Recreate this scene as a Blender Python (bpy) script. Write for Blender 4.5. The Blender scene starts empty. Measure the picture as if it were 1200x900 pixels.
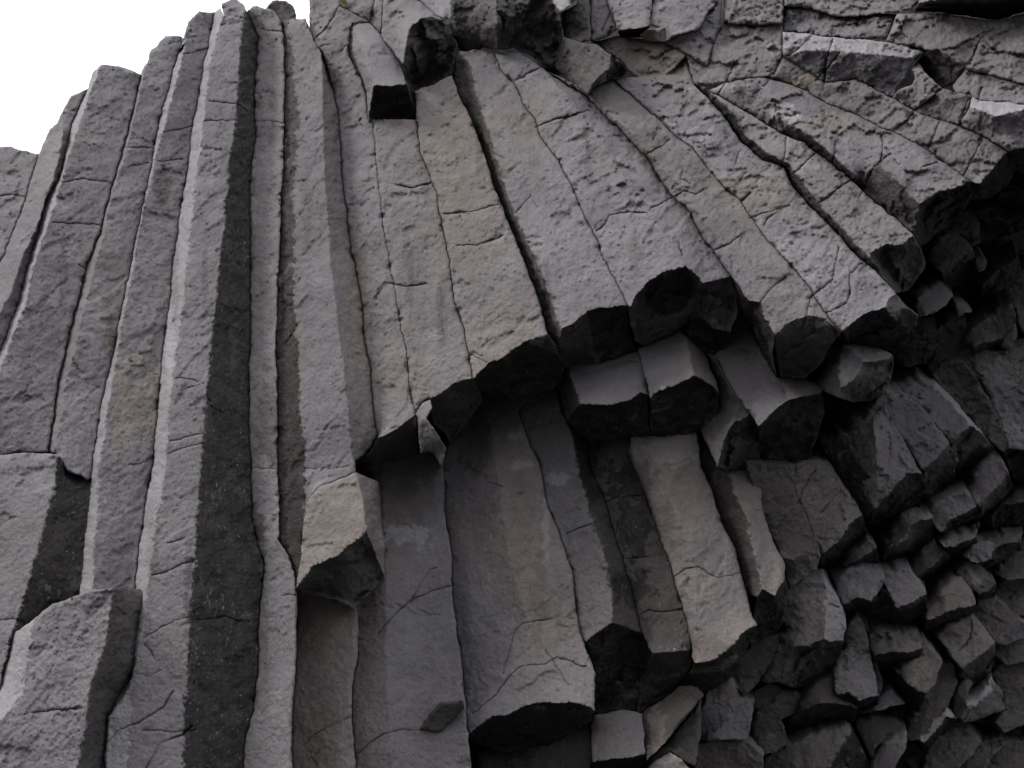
import bpy, math, random, zlib
import numpy as np
from mathutils import Vector, kdtree
from mathutils.geometry import delaunay_2d_cdt, tessellate_polygon

sc = bpy.context.scene
COL = sc.collection
R = math.radians

# ------------------------------------------------------------------ camera, sky, sun, exposure
PITCH, CAMZ, F = R(35), 1.65, 1000.0
cam_d = bpy.data.cameras.new('camera'); cam_d.sensor_width = 36; cam_d.lens = 36 * F / 1200
cam_d.clip_start = 0.1; cam_d.clip_end = 3000
cam = bpy.data.objects.new('camera', cam_d); COL.objects.link(cam)
cam.location = (0, 0, CAMZ); cam.rotation_euler = (R(90) + PITCH, 0, 0)
sc.camera = cam

SUN_DIR = Vector((-0.72, -0.33, 0.62)).normalized()      # from the cliff towards the light
sun_el = math.asin(SUN_DIR.z); sun_az = math.atan2(SUN_DIR.x, SUN_DIR.y)
w = bpy.data.worlds.new("World"); sc.world = w; w.use_nodes = True
nt = w.node_tree; nt.nodes.clear()
out = nt.nodes.new('ShaderNodeOutputWorld'); bg = nt.nodes.new('ShaderNodeBackground')
sky = nt.nodes.new('ShaderNodeTexSky'); sky.sky_type = 'NISHITA'; sky.sun_disc = False
sky.sun_elevation = sun_el; sky.sun_rotation = sun_az
sky.dust_density = 4.0; sky.air_density = 1.0
mx = nt.nodes.new('ShaderNodeMixRGB'); mx.inputs[0].default_value = 0.80
# the closed white cloud deck, three times brighter overhead than at the horizon (CIE overcast sky)
tc = nt.nodes.new('ShaderNodeTexCoord'); sx = nt.nodes.new('ShaderNodeSeparateXYZ'); nt.links.new(tc.outputs['Generated'], sx.inputs[0])
mr = nt.nodes.new('ShaderNodeMapRange'); nt.links.new(sx.outputs[2], mr.inputs[0]); mr.inputs[3].default_value = 8.0; mr.inputs[4].default_value = 20.0
cc = nt.nodes.new('ShaderNodeVectorMath'); cc.operation = 'SCALE'; cc.inputs[0].default_value = (1, .99, 1.02)
nt.links.new(mr.outputs[0], cc.inputs['Scale']); nt.links.new(cc.outputs[0], mx.inputs[2])
nt.links.new(sky.outputs[0], mx.inputs[1]); nt.links.new(mx.outputs[0], bg.inputs[0])
bg.inputs[1].default_value = 0.10
nt.links.new(bg.outputs[0], out.inputs[0])
sl = bpy.data.lights.new('sun', 'SUN'); sl.energy = 1.5; sl.angle = R(14); sl.color = (1, 0.975, 0.95)
so = bpy.data.objects.new('sun', sl); COL.objects.link(so)
so.rotation_euler = SUN_DIR.to_track_quat('Z', 'Y').to_euler(); so.location = (-20, -15, 30)
sc.view_settings.view_transform = 'Standard'; sc.view_settings.look = 'None'
sc.view_settings.exposure = 0.45; sc.view_settings.gamma = 1.0
sc.view_settings.use_curve_mapping = False

# ------------------------------------------------------------------ geometry engine
cP, sP = math.cos(PITCH), math.sin(PITCH)
def at(px, py, Y):
    """points seen at photo pixel (px, py) that stand at world distance Y (arrays)"""
    u = (px - 600) / F; v = (450 - py) / F
    ry = cP - v * sP; rz = sP + v * cP
    k = Y / ry
    return np.stack([u * k, Y + 0 * k, CAMZ + rz * k], -1)

_rs = np.random.RandomState(11)
_perm = _rs.permutation(4096).astype(np.int64)
_grad = _rs.normal(size=(4096, 3)); _grad /= np.linalg.norm(_grad, axis=1)[:, None]
def perlin(p):
    i = np.floor(p).astype(np.int64); f = p - i
    w_ = f * f * f * (f * (f * 6 - 15) + 10)
    res = 0
    for dx in (0, 1):
        for dy in (0, 1):
            for dz in (0, 1):
                h = _perm[(i[:, 0] + dx) & 4095]; h = _perm[(h + i[:, 1] + dy) & 4095]; h = _perm[(h + i[:, 2] + dz) & 4095]
                g = _grad[h]
                d = g[:, 0] * (f[:, 0] - dx) + g[:, 1] * (f[:, 1] - dy) + g[:, 2] * (f[:, 2] - dz)
                wx = w_[:, 0] if dx else 1 - w_[:, 0]; wy = w_[:, 1] if dy else 1 - w_[:, 1]; wz = w_[:, 2] if dz else 1 - w_[:, 2]
                res = res + d * wx * wy * wz
    return res * 1.6
def fbm(p, o=4, rough=0.5):
    r = 0; a = 1
    for k in range(o):
        r = r + a * perlin(p + 17.3 * k); p = p * 2.03; a *= rough
    return r

def facet_noise(p):
    """fracture facets: every cell of a jittered grid is a plane with a tilt and step of its own (about -1..1)"""
    i = np.floor(p).astype(np.int64); best = np.full(len(p), 1e9); val = np.zeros(len(p))
    for dx in (-1, 0, 1):
        for dy in (-1, 0, 1):
            for dz in (-1, 0, 1):
                c = i + np.array([dx, dy, dz])
                h = _perm[c[:, 0] & 4095]; h = _perm[(h + c[:, 1]) & 4095]; h = _perm[(h + c[:, 2]) & 4095]
                d3 = p - (c + .5 + .38 * _grad[h]); d = (d3 ** 2).sum(1); m = d < best
                best[m] = d[m]; val[m] = (1.1 * (d3 * _grad[(h * 7 + 3) & 4095]).sum(1) + .35 * _grad[(h * 5 + 1) & 4095][:, 0])[m]
    return val
def sst(a, b, x):
    t = np.clip((x - a) / (b - a), 0, 1); return t * t * (3 - 2 * t)
def YA(x, y): return 7.0 - 1.35 * np.clip((x - 500) / 700, 0, 1.4) + 0.25 * np.clip((250 - x) / 250, 0, 1)
def YC(x, y): return 7.55 + 0.8 * np.clip((x - 850) / 350, -.4, 1.5) + 2.5 * (y - 450) / 450
def YM(x, y): return YA(x, y) + 0.75
def YL(x, y): return YA(x, y) + 1.35 - 0.2 * sst(500, 400, x)
def YB(x, y):
    t = sst(600, 900, x) * sst(150, 450, y)
    return (YA(x, y) + 2.0 + 1.0 * sst(500, 900, y) * sst(380, 560, x)) * (1 - t) + (YC(x, y) + 1.3) * t
LAY = dict(A=YA, C=YC, M=YM, L=YL, B=YB)

def warp(P, k=1.0):
    q = np.stack([P[:, 0] / 34, P[:, 1] / 34, 0 * P[:, 0] + 3.3], -1)
    q2 = np.stack([P[:, 0] / 12, P[:, 1] / 12, 0 * P[:, 0] + 9.1], -1)
    q3 = np.stack([P[:, 0] / 3.6, P[:, 1] / 3.6, 0 * P[:, 0] + 4.7], -1)
    d = np.stack([perlin(q) * 1.3 + perlin(q2) * 1.2 + perlin(q3) * .8, perlin(q + 50) * 1.3 + perlin(q2 + 50) * 1.2 + perlin(q3 + 50) * .8], -1)
    return P + d * k

TINT = dict(g=(0, 0), b=(.32, 0), w=(.35, 1), d=(.25, .72), o=(.75, 0), p=(0, -.6))  # w, d mix damp with painted shade; p mixes pale stone with painted sunlight
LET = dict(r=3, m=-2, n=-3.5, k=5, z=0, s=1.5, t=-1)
CR = []          # cracks: (layer letters, array of points, width px, depth m)
STAIN = []       # (x, y, rx, ry, ochre, wet)

def pts(s, o=0.0):
    r = []
    for t in s.split():
        a = t.split(',')
        oo = (LET[a[2]] if a[2] in LET else float(a[2])) if len(a) > 2 else o
        r.append((float(a[0]), float(a[1]), oo))
    return r

def seg_dist(P, L):
    d = np.full(len(P), 1e9)
    for a, b in zip(L[:-1], L[1:]):
        ab = b - a; t = np.clip(((P - a) @ ab) / (ab @ ab + 1e-9), 0, 1)
        q = a + t[:, None] * ab
        d = np.minimum(d, np.hypot(*(P - q).T))
    return d

def inpoly(P, poly):
    x, y = P[:, 0], P[:, 1]; c = np.zeros(len(P), bool)
    n = len(poly)
    for i in range(n):
        x0, y0 = poly[i][:2]; x1, y1 = poly[i - 1][:2]
        if y0 == y1: continue
        c ^= ((y0 > y) != (y1 > y)) & (x < (x1 - x0) * (y - y0) / (y1 - y0) + x0)
    return c

STEP = 2.0
def mvc(P, pl):
    """mean value interpolation of the corner offsets over one facet: flat where the corners are coplanar, smooth elsewhere"""
    V = np.array([p[:2] for p in pl]); f = np.array([p[2] for p in pl]); n = len(V)
    num = np.zeros(len(P)); den = np.zeros(len(P)); best = np.full(len(P), 1e9); lin = np.zeros(len(P))
    S_ = V[:, None] - P[None]; Rr = np.hypot(S_[..., 0], S_[..., 1])
    tn = []
    for i in range(n):
        j = (i + 1) % n
        A = S_[i, :, 0] * S_[j, :, 1] - S_[i, :, 1] * S_[j, :, 0]; D = (S_[i] * S_[j]).sum(-1)
        A = np.where(np.abs(A) < 1e-7, 1e-7, A)
        tn.append((Rr[i] * Rr[j] - D) / A)
        ab = V[j] - V[i]; t = np.clip(((P - V[i]) @ ab) / (ab @ ab + 1e-9), 0, 1)
        d = np.hypot(*(P - (V[i] + t[:, None] * ab)).T)
        m = d < best; best[m] = d[m]; lin[m] = (f[i] + t * (f[j] - f[i]))[m]
    for i in range(n):
        w_ = (tn[i - 1] + tn[i]) / np.maximum(Rr[i], 1e-6); num += w_ * f[i]; den += w_
    den = np.where(np.abs(den) < 1e-12, 1e-12, den); res = num / den
    res = np.clip(res, f.min(), f.max())
    k = np.clip(best / .05, 0, 1)
    return res * k + lin * (1 - k)
def dense(a, b, step):
    n = max(1, int(math.hypot(b[0] - a[0], b[1] - a[1]) / step)); return [(a[0] + (b[0] - a[0]) * i / n, a[1] + (b[1] - a[1]) * i / n) for i in range(n)]
def far(x, y): return x < -15 or x > 1215 or y < -15 or y > 915

MAT = {}
COUNT = {}
def rock(label, lay, facets, name='basalt_column', cat='basalt column', group=None, dY=0.0, thick=1.5, rough=1.0, kind=None, seed=0, step=None, bev=1.0, widen=None):
    """facets: (part letter, tint, [(x, y, offset in dm)...]) traced faces of one stone; closed backwards into the cliff"""
    endk = 1.45 if lay == 'C' else 1.0; layf = LAY[lay]; step = step or STEP
    if lay == 'C' and widen is None and kind is None: widen = 1.22; thick = .9
    verts, edges, faces = [], [], []; key = {}
    def vid(x, y):
        k = (round(x, 2), round(y, 2))
        if k not in key: key[k] = len(verts); verts.append(Vector((x, -y)))
        return key[k]
    for fi, (part, tint, pl) in enumerate(facets):
        loop = []
        for a, b in zip(pl, pl[1:] + pl[:1]):
            st = step if not (far(a[0], a[1]) and far(b[0], b[1])) else step * 6
            # same subdivision whichever way the edge is walked
            if (a[0], a[1]) <= (b[0], b[1]): q = dense(a, b, st)
            else: q = [(a[0], a[1])] + dense(b, a, st)[:0:-1]
            for p in q:
                i = vid(*p)
                if not loop or loop[-1] != i: loop.append(i)
        faces.append(loop)
    x0 = min(p[0] for f in facets for p in f[2]); x1 = max(p[0] for f in facets for p in f[2])
    y0 = min(p[1] for f in facets for p in f[2]); y1 = max(p[1] for f in facets for p in f[2])
    cl = []
    for (ls, L, wd, dp) in CR:
        if lay in ls and L[:, 0].max() > x0 and L[:, 0].min() < x1 and L[:, 1].max() > y0 and L[:, 1].min() < y1: cl.append((L, wd, dp))
    rs = np.random.RandomState(zlib.crc32(label.encode()) & 0xffff)
    g = []
    cx0, cx1, cy0, cy1 = max(x0, -16), min(x1, 1216), max(y0, -16), min(y1, 916)
    if cx1 > cx0 and cy1 > cy0:
        X, Yg = np.meshgrid(np.arange(cx0, cx1, step), np.arange(cy0, cy1, step * .87)); X = X + (np.arange(X.shape[0]) % 2)[:, None] * step / 2
        g.append(np.stack([X.ravel(), Yg.ravel()], -1))
    X, Yg = np.meshgrid(np.arange(x0, x1, 16), np.arange(y0, y1, 16)); q = np.stack([X.ravel(), Yg.ravel()], -1)
    g.append(q[(q[:, 0] < -16) | (q[:, 0] > 1216) | (q[:, 1] < -16) | (q[:, 1] > 916)])
    G = np.concatenate(g); G = G + rs.uniform(-.25, .25, G.shape) * step
    for L, wd, dp in cl:
        keep = seg_dist(G, L) > wd * 1.5; G = G[keep]
        ex = []
        for a, b in zip(L[:-1], L[1:]):
            ab = b - a; ln = np.hypot(*ab); nn = np.array([-ab[1], ab[0]]) / ln
            for t in np.arange(0, ln, 1.5):
                c = a + ab * t / ln
                ex += [c, c + nn * wd, c - nn * wd]
        G = np.concatenate([G, np.array(ex)])
    ins = np.zeros(len(G), bool)
    for f in facets: ins |= inpoly(G, f[2])
    for p in G[ins]: verts.append(Vector((float(p[0]), -float(p[1]))))
    V, E_, Fc, _, _, of = delaunay_2d_cdt(verts, [], faces, 1, 1e-4, True)
    P = np.array([(v.x, -v.y) for v in V]); T = np.array([f for f in Fc if len(f) == 3]); FI = np.array([o[0] if o else 0 for f, o in zip(Fc, of) if len(f) == 3])
    cenT = P[T].mean(1); keep = np.zeros(len(T), bool)
    for fi, f in enumerate(facets):
        m = inpoly(cenT, f[2]); keep |= m; FI[m] = fi
    T = T[keep]; FI = FI[keep]
    us = np.unique(T); rm = np.full(len(P), -1); rm[us] = np.arange(len(us)); P = P[us]; T = rm[T]
    n = len(P)
    # offset from the coarse facets
    off = np.full(n, np.nan); vx = np.zeros((n, 2)); och = np.zeros(n); wet = np.zeros(n); isend = np.zeros(n)
    vf = np.zeros(n, int)
    for k in range(3): vf[T[:, k]] = FI
    for fi, (part, tint, pl) in enumerate(facets):
        m = vf == fi
        if not m.any(): continue
        pl = [(q[0], q[1], q[2] * (endk if part == 'e' and q[2] > 0 else 1)) for q in pl]
        off[m] = mvc(P[m], pl)
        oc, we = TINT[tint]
        if lay == 'C' and tint == 'd': we = .5  # dim cave stones: cave shade painted into the value
        och[m] = oc; wet[m] = max(we, .62) if part == 'e' else we; isend[m] = part == 'e'  # broken undersides: overhang shade painted in as a dark value
    if len(facets) > 1:                                  # facet tints end raggedly, not along the ruler line of an edge
        qn = np.stack([P[:, 0] / 7, P[:, 1] / 7, 0 * P[:, 0] + 1.7], -1)
        PJ = P + np.stack([fbm(qn, 3, .7), fbm(qn + 33, 3, .7)], -1) * 3.4
        for fi, (part, tint, pl) in enumerate(facets):
            if part == 'e': continue
            m = inpoly(PJ, pl) & (isend == 0) & (vf != fi)
            oc, we = TINT[tint]
            if lay == 'C' and tint == 'd': we = .5
            och[m] = oc; wet[m] = we
    rimk = np.ones(n)
    if isend.any() and not isend.all():
        sv = np.where(isend == 0)[0]; kd0 = kdtree.KDTree(len(sv))
        for i in sv: kd0.insert((P[i, 0], P[i, 1], 0), int(i))
        kd0.balance()
        for i in np.where(isend > 0)[0]: rimk[i] = min(1, kd0.find((P[i, 0], P[i, 1], 0))[2] / 7)
    if lay == 'C': wet += .12  # cave damp, with a painted darkening for contrast
    if np.isnan(off).any():
        good = np.where(~np.isnan(off))[0]; bad = np.where(np.isnan(off))[0]
        kd = kdtree.KDTree(len(good))
        for i in good: kd.insert((P[i, 0], P[i, 1], 0), i)
        kd.balance()
        for i in bad:
            j = kd.find((P[i, 0], P[i, 1], 0))[1]
            off[i] = off[j]; och[i] = och[j]; wet[i] = wet[j]; isend[i] = isend[j]
    # boundary
    e = np.concatenate([T[:, [0, 1]], T[:, [1, 2]], T[:, [2, 0]]]); ef = np.tile(np.arange(len(T)), 3)
    ks = np.sort(e, 1); kk = ks[:, 0].astype(np.int64) * n + ks[:, 1]
    u_, idx, cnt = np.unique(kk, return_index=True, return_counts=True)
    bi = idx[cnt == 1]; BE = e[bi]; BF = ef[bi]
    bv = np.unique(BE)
    kd = kdtree.KDTree(len(bv))
    for i in bv: kd.insert((P[i, 0], P[i, 1], 0), int(i))
    kd.balance()
    db = np.array([kd.find((p[0], p[1], 0))[2] for p in P])
    for (sx, sy, rx, ry, so_, sw) in STAIN:
        if sx + rx < x0 or sx - rx > x1 or sy + ry < y0 or sy - ry > y1: continue
        q = np.stack([P[:, 0] / 22, P[:, 1] / 22, 0 * P[:, 0] + sx], -1)
        r = np.hypot((P[:, 0] - sx) / rx, (P[:, 1] - sy) / ry) + .60 * fbm(q * 1.5, 5, .6)
        m = sst(1.05, .7, r) * (1 - isend); och += m * so_; wet += m * sw
    Y = layf(P[:, 0], P[:, 1]) + dY + off * 0.1
    PW = warp(P, 1.25 if lay == 'C' and not kind else 1.0)
    W = at(PW[:, 0], PW[:, 1], Y)
    sd = rs.uniform(-50, 50, 3)
    inn = np.minimum(1, db / 5)
    soft = .45 if lay == 'C' else 1.0
    if lay == 'C': rough = rough * 1.2
    dsp = 0.018 * fbm(W * 1.5 + sd, 3) * inn + (0.006 + .012 * isend) * fbm(W * 6.5, 3)
    a = W @ np.array([[.86, .0, .5], [0, 1, 0], [-.5, 0, .86]])
    sc_ = fbm(a * np.array([9, 7, 3.0]) + 5 + sd, 4, .6)
    msk = sst(-.2, .6, fbm(W * .9 + 31 + sd, 3))
    dsp += (.005 if lay == 'C' else .010) * np.abs(sc_) * msk * (1 - isend * .3) * inn
    f1 = fbm(W * 19, 4, .7)
    dsp += 0.0042 * (1 - .45 * isend) * f1 * (.6 + .8 * sst(-.4, .4, fbm(W * 2.2 + 60, 2)))
    dsp += 0.0055 * fbm(W * 50, 2, .8)
    ur = sst(620, 760, P[:, 0]) * sst(330, 200, P[:, 1]) if lay == 'A' else (.55 if lay == 'C' else .12) + 0 * db
    if lay == 'A': ur = ur * .48 + .14 * sst(-.1, .5, fbm(W * .7 + 13, 2))
    wf_ = W + .10 * np.stack([fbm(W * 5 + 3, 3), fbm(W * 5 + 23, 3), fbm(W * 5 + 43, 3)], -1)
    dsp += (ur * .045 * (1 - isend) + .055 * isend * rimk) * facet_noise(wf_ * np.array([2.6, 1.6, 2.6]) + sd) * inn
    # stepped hollows where flakes came off
    fl = fbm(a * np.array([2.4, 2.4, .9]) + 90 + sd, 5, .5)
    dsp += 0.012 * sst(.45, .50, fl) * inn
    fl2 = fbm(W * np.array([1.2, 2, 2.0]) + 40 + sd, 5, .48)          # flat-bottomed scars with a sharp lip
    dsp += 0.016 * sst(.50, .54, fl2) * inn + isend * rimk * (.06 * sst(.0, .12, fbm(W * 1.5 + sd, 3, .4)) + .10 * np.abs(fbm(W * 1.1 + 5 + sd, 2, .4))) * inn
    wd = 1.0 + .8 * fbm(W * 3 + 70, 2)
    dsp += bev * (0.026 * np.exp(-db / np.maximum(.35, .8 * wd)) + 0.05 * sst(.25, .6, fbm(W * 4.5 + 12, 3)) * np.exp(-db / 3.0) / soft ** 1.5) * soft
    for L, wd_, dp in cl:
        d = seg_dist(P, L); ww = wd_ * (1 + .6 * perlin(W * 9))
        dsp += dp * np.clip(.75 + 1.1 * perlin(W * 3.1 + 7), .12, 1.5) * np.exp(-(d / np.maximum(ww, .3)) ** 2) + .004 * np.exp(-d / 2.5)
    Y2 = Y + dsp * rough
    W = at(PW[:, 0], PW[:, 1], Y2)
    # back
    cen = PW.mean(0)
    ring = {int(i): n + k for k, i in enumerate(bv)}
    PB = PW[bv]
    if widen: PB = cen + (PB - cen) * widen + np.array([-11., -17.])
    WB = at(PB[:, 0], PB[:, 1], Y2[bv] + thick)
    W = np.concatenate([W, WB])
    och = np.concatenate([och, och[bv]]); wet = np.concatenate([wet, wet[bv]])
    wl = np.array([(a_, ring[int(b_)], int(b_)) for a_, b_ in BE] + [(a_, ring[int(a_)], ring[int(b_)]) for a_, b_ in BE])[:, [0, 1, 2]]
    wf = np.concatenate([BF, BF])
    # split into parts
    letters = [f[0] for f in facets]; plist = sorted(set(letters), key=letters.index)
    base = W[:n].mean(0); base = Vector((float(base[0]), float(W[:n, 1].max()), float(W[:n, 2].min())))
    def mk(nm, tr, parent, origin):
        used, inv = np.unique(tr, return_inverse=True); inv = inv.reshape(tr.shape)
        me = bpy.data.meshes.new(nm); co = W[used] - np.array(origin)
        me.vertices.add(len(used)); me.vertices.foreach_set('co', co.astype(np.float32).ravel())
        me.loops.add(tr.size); me.loops.foreach_set('vertex_index', inv.ravel().astype(np.int32))
        me.polygons.add(len(tr)); me.polygons.foreach_set('loop_start', np.arange(0, tr.size, 3, dtype=np.int32))
        me.update(calc_edges=True)
        me.polygons.foreach_set('use_smooth', np.ones(len(tr), bool))
        for an, ar in (('ochre', och), ('wet', wet)):
            at_ = me.attributes.new(an, 'FLOAT', 'POINT'); at_.data.foreach_set('value', ar[used].astype(np.float32))
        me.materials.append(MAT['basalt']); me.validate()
        o = bpy.data.objects.new(nm, me); COL.objects.link(o)
        if parent: o.parent = parent
        return o
    fl_ = np.array([letters[i] for i in FI]); wfl = fl_[wf]
    pn = dict(s='shaft', e='broken_end')
    COUNT['v'] = COUNT.get('v', 0) + n
    if len(plist) == 1:
        root = mk(name, np.concatenate([T, wl]), None, base); root.location = base
    else:
        root = bpy.data.objects.new(name, None); COL.objects.link(root); root.location = base
        for k, L in enumerate(plist):
            tr = [T[fl_ == L], wl[wfl == L]]
            mk(pn[L], np.concatenate([t.reshape(-1, 3) for t in tr]), root, base)
    root['kind'] = kind or 'thing'
    root['label'] = label; root['category'] = cat
    if group: root['group'] = group
    return root

# ------------------------------------------------------------------ the rock's surface
def basalt():
    m = bpy.data.materials.new('basalt'); m.use_nodes = True; t = m.node_tree; N = t.nodes; Lk = t.links
    b = N['Principled BSDF']
    geo = N.new('ShaderNodeNewGeometry')
    def noise(scale, det=6, rough=.55, dist=0, vec=None):
        x = N.new('ShaderNodeTexNoise'); x.inputs['Scale'].default_value = scale; x.inputs['Detail'].default_value = det
        x.inputs['Roughness'].default_value = rough; x.inputs['Distortion'].default_value = dist
        Lk.new(vec or geo.outputs['Position'], x.inputs['Vector']); return x.outputs[0]
    def ramp(src, a, b_, c0=0, c1=1):
        x = N.new('ShaderNodeMapRange'); x.interpolation_type = 'SMOOTHSTEP'
        x.inputs[1].default_value = a; x.inputs[2].default_value = b_; x.inputs[3].default_value = c0; x.inputs[4].default_value = c1
        Lk.new(src, x.inputs[0]); return x.outputs[0]
    def math_(op, a, b_=None, clamp=False):
        x = N.new('ShaderNodeMath'); x.operation = op; x.use_clamp = clamp
        for i, v in enumerate((a, b_)):
            if v is None: continue
            if isinstance(v, (int, float)): x.inputs[i].default_value = v
            else: Lk.new(v, x.inputs[i])
        return x.outputs[0]
    def mix(f, c0, c1, mode='MIX'):
        x = N.new('ShaderNodeMixRGB'); x.blend_type = mode
        for i, v in enumerate((f, c0, c1)):
            if isinstance(v, (int, float)): x.inputs[i].default_value = v
            elif isinstance(v, tuple): x.inputs[i].default_value = (*v, 1)
            else: Lk.new(v, x.inputs[i])
        return x.outputs[0]
    def attr(nm):
        x = N.new('ShaderNodeAttribute'); x.attribute_name = nm; return x.outputs['Fac']
    och, wet = attr('ochre'), attr('wet')  # wet also carries painted shade; below zero it pales lit faces
    oi = N.new('ShaderNodeObjectInfo').outputs['Random']
    c = mix(ramp(noise(1.1, 4), .35, .65), (.160, .153, .167), (.216, .206, .219))
    c = mix(ramp(noise(5, 5, .6), .35, .7), c, mix(1.0, c, (.84, .83, .86), 'MULTIPLY'))
    c = mix(1.0, c, ramp(oi, 0, 1, .84, 1.10), 'MULTIPLY')       # no two columns weather alike
    och = math_('ADD', och, ramp(math_('FRACT', math_('MULTIPLY', oi, 7.3)), .55, 1, 0, .20))
    brown = math_('ADD', och, ramp(noise(.55, 5, .6, .6), .50, .72, 0, .50), True)
    c = mix(brown, c, mix(ramp(noise(7, 4), .3, .7), (.152, .131, .120), (.202, .176, .158)))
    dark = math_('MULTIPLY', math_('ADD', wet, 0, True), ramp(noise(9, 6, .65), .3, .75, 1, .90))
    c = mix(dark, c, mix(ramp(noise(6, 7, .75), .44, .62), (.010, .010, .009), (.028, .025, .022)))  # near-black of damp rock and of shade painted on undersides
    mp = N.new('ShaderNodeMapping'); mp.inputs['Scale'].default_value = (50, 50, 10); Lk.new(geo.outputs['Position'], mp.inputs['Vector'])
    glints = math_('MULTIPLY', ramp(noise(1, 3, .6, 0, mp.outputs[0]), .585, .70), math_('MULTIPLY', dark, ramp(noise(1.3, 5, .6), .46, .66, .0, 1)))
    c = mix(math_('MULTIPLY', glints, .7), c, (.30, .29, .27))        # painted wet glints: pale drip-shaped specks on the dark faces
    c = mix(math_('MULTIPLY', math_('MULTIPLY', wet, -1), 1, True), c, (.36, .35, .37))  # negative wet: pale stone, and sunlight painted on left-facing strips
    v = N.new('ShaderNodeTexVoronoi'); v.inputs['Scale'].default_value = 9; v.feature = 'F1'; Lk.new(geo.outputs['Position'], v.inputs['Vector'])
    fine = noise(75, 6, .75); mid = noise(26, 5, .6)
    c = mix(ramp(fine, .32, .60, .48, 0), c, (.045, .042, .042))        # dark pits
    c = mix(ramp(noise(48, 3, .5), .66, .74, 0, .5), c, (.38, .37, .37))  # pale mineral specks
    mp2 = N.new('ShaderNodeMapping'); mp2.inputs['Scale'].default_value = (5.5, 5.5, 1.5); mp2.inputs['Rotation'].default_value = (0, .35, 0); Lk.new(geo.outputs['Position'], mp2.inputs['Vector'])
    c = mix(ramp(noise(1, 7, .7, .5, mp2.outputs[0]), .56, .70, 0, .38), c, (.085, .076, .070))    # dull water stains running down
    c = mix(ramp(noise(2.6, 7, .7, .8), .60, .70, 0, .40), c, (.27, .262, .262))  # dusty scuffs
    Lk.new(c, b.inputs['Base Color'])
    Lk.new(math_('SUBTRACT', .75, math_('MULTIPLY', dark, .15)), b.inputs['Roughness'])
    Lk.new(math_('SUBTRACT', .35, math_('MULTIPLY', dark, .20)), b.inputs['Specular IOR Level'])
    h = math_('ADD', math_('MULTIPLY', mid, .013), math_('MULTIPLY', fine, .0082))
    h = math_('ADD', h, math_('MULTIPLY', noise(170, 3, .6), .003))
    bp = N.new('ShaderNodeBump'); bp.inputs['Strength'].default_value = 1.0; bp.inputs['Distance'].default_value = 1.0
    Lk.new(h, bp.inputs['Height']); Lk.new(bp.outputs[0], b.inputs['Normal'])
    MAT['basalt'] = m
basalt()

# ------------------------------------------------------------------ traced edges shared by neighbouring columns
E = {}
def ed(n, s):
    L = [tuple(map(float, a.split(','))) for a in s.split()]
    if L[-1][1] >= 893:                                  # runs on down to the beach below the frame
        x, y = L[-1]; d = (x - 355) / (y + 980); L.append((x + d * (1000 - y), 1000.)); L.append((x + d * (1640 - y), 1640.))
    E[n] = L
ed('c2l', '46,181 36,213 21,257 6,298 -28,345 -60,380')
ed('c3s', '103,104 83,150 72,200 50,247 37,297 20,358 0,410 -30,470 -60,520')
ed('c3f', '118,76 105,112 88,162 78,190 67,228 55,267 43,300 28,360 13,397 0,432 -30,500 -60,560')
ed('c3r', '165,88 160,110 150,150 140,190 130,222 118,268 105,303 85,373 67,450 57,530')
ed('c4l', '172,72 166,100 156,140 147,178 131,230 117,297 97,367 87,413 77,447 65,530')
ed('c4r', '212,42 213,55 208,68 203,80 198,105 187,140 175,207 167,247 157,293 143,360 133,417 120,467 112,517 107,560')
ed('c5l', '218,47 214,66 210,85 201,120 190,157 178,202 168,243 160,290 143,383 133,440 125,487 117,547 113,600 108,693 100,900')
ed('c5r', '252,14 248,33 243,57 238,73 235,100 230,130 223,160 220,200 213,230 208,267 203,307 198,360 192,400 187,450 183,500 178,547 170,593 163,643 158,695 150,900')
ed('c6l', '262,18 252,48 246,68 242,110 236,167 230,207 226,247 220,300 213,367 207,417 200,460 197,507 193,547 188,593 183,607 175,673 172,693 163,750 160,780 147,813 127,840 123,900')
ed('c6f', '287,10 283,33 280,77 277,123 272,167 267,207 263,247 259,297 252,367 245,427 242,467 237,527 233,587 229,605 227,667 223,727 220,767 216,820 214,900')
ed('c6r', '289,14 303,43 300,77 298,100 298,133 300,157 295,200 293,250 294,303 295,367 293,417 292,487 295,550 296,603 303,640 310,660 307,697 303,740 303,780 298,833 287,867 285,900')
ed('c7r', '330,25 333,50 333,80 333,143 332,200 328,247 329,303 325,327 323,383 325,467 325,540 327,593 326,633 334,645 345,672 349,697 347,733 348,770 345,805 341,835 343,900')
E['c7u'] = [p for p in E['c7r'] if p[1] < 690]
ed('c8d', '338,24 343,60 346,100 350,135 348,170 345,200 344,250 345,303 345,367 350,410 350,450 353,487 357,517 357,560 358,597 356,633 350,680')
ed('c8r', '368,48 377,62 378,100 380,150 380,200 383,233 387,300 393,350 397,383 403,433 408,487 413,533 417,553')
ed('c9d', '380,66 383,77 390,100 397,133 400,167 403,217 407,250 412,297 417,310 423,350 428,400 435,433 437,473 443,510')
ed('c9r', '432,140 437,147 440,183 445,227 450,273 456,300 463,343 470,383 477,410 478,440 483,467 488,485')
ed('c10r', '489,140 493,180 503,203 512,230 518,263 527,300 533,350 543,383 550,413 555,443')
ed('c11r', '530,88 538,113 553,143 567,180 577,213 590,247 603,277 612,300 620,323 630,350 637,373 641,391 653,407')
ed('c12f', '537,60 553,80 563,127 577,167 587,207 605,255 629,303 645,348 659,385')
ed('c12r', '580,62 587,83 602,95 613,120 628,140 633,160 653,187 670,217 683,247 699,278 707,300 720,324 731,345 736,357')
ed('c13f', '610,62 640,85 667,115 690,145 707,165 733,211 752,237 760,244 771,265 787,289 803,312')
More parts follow.
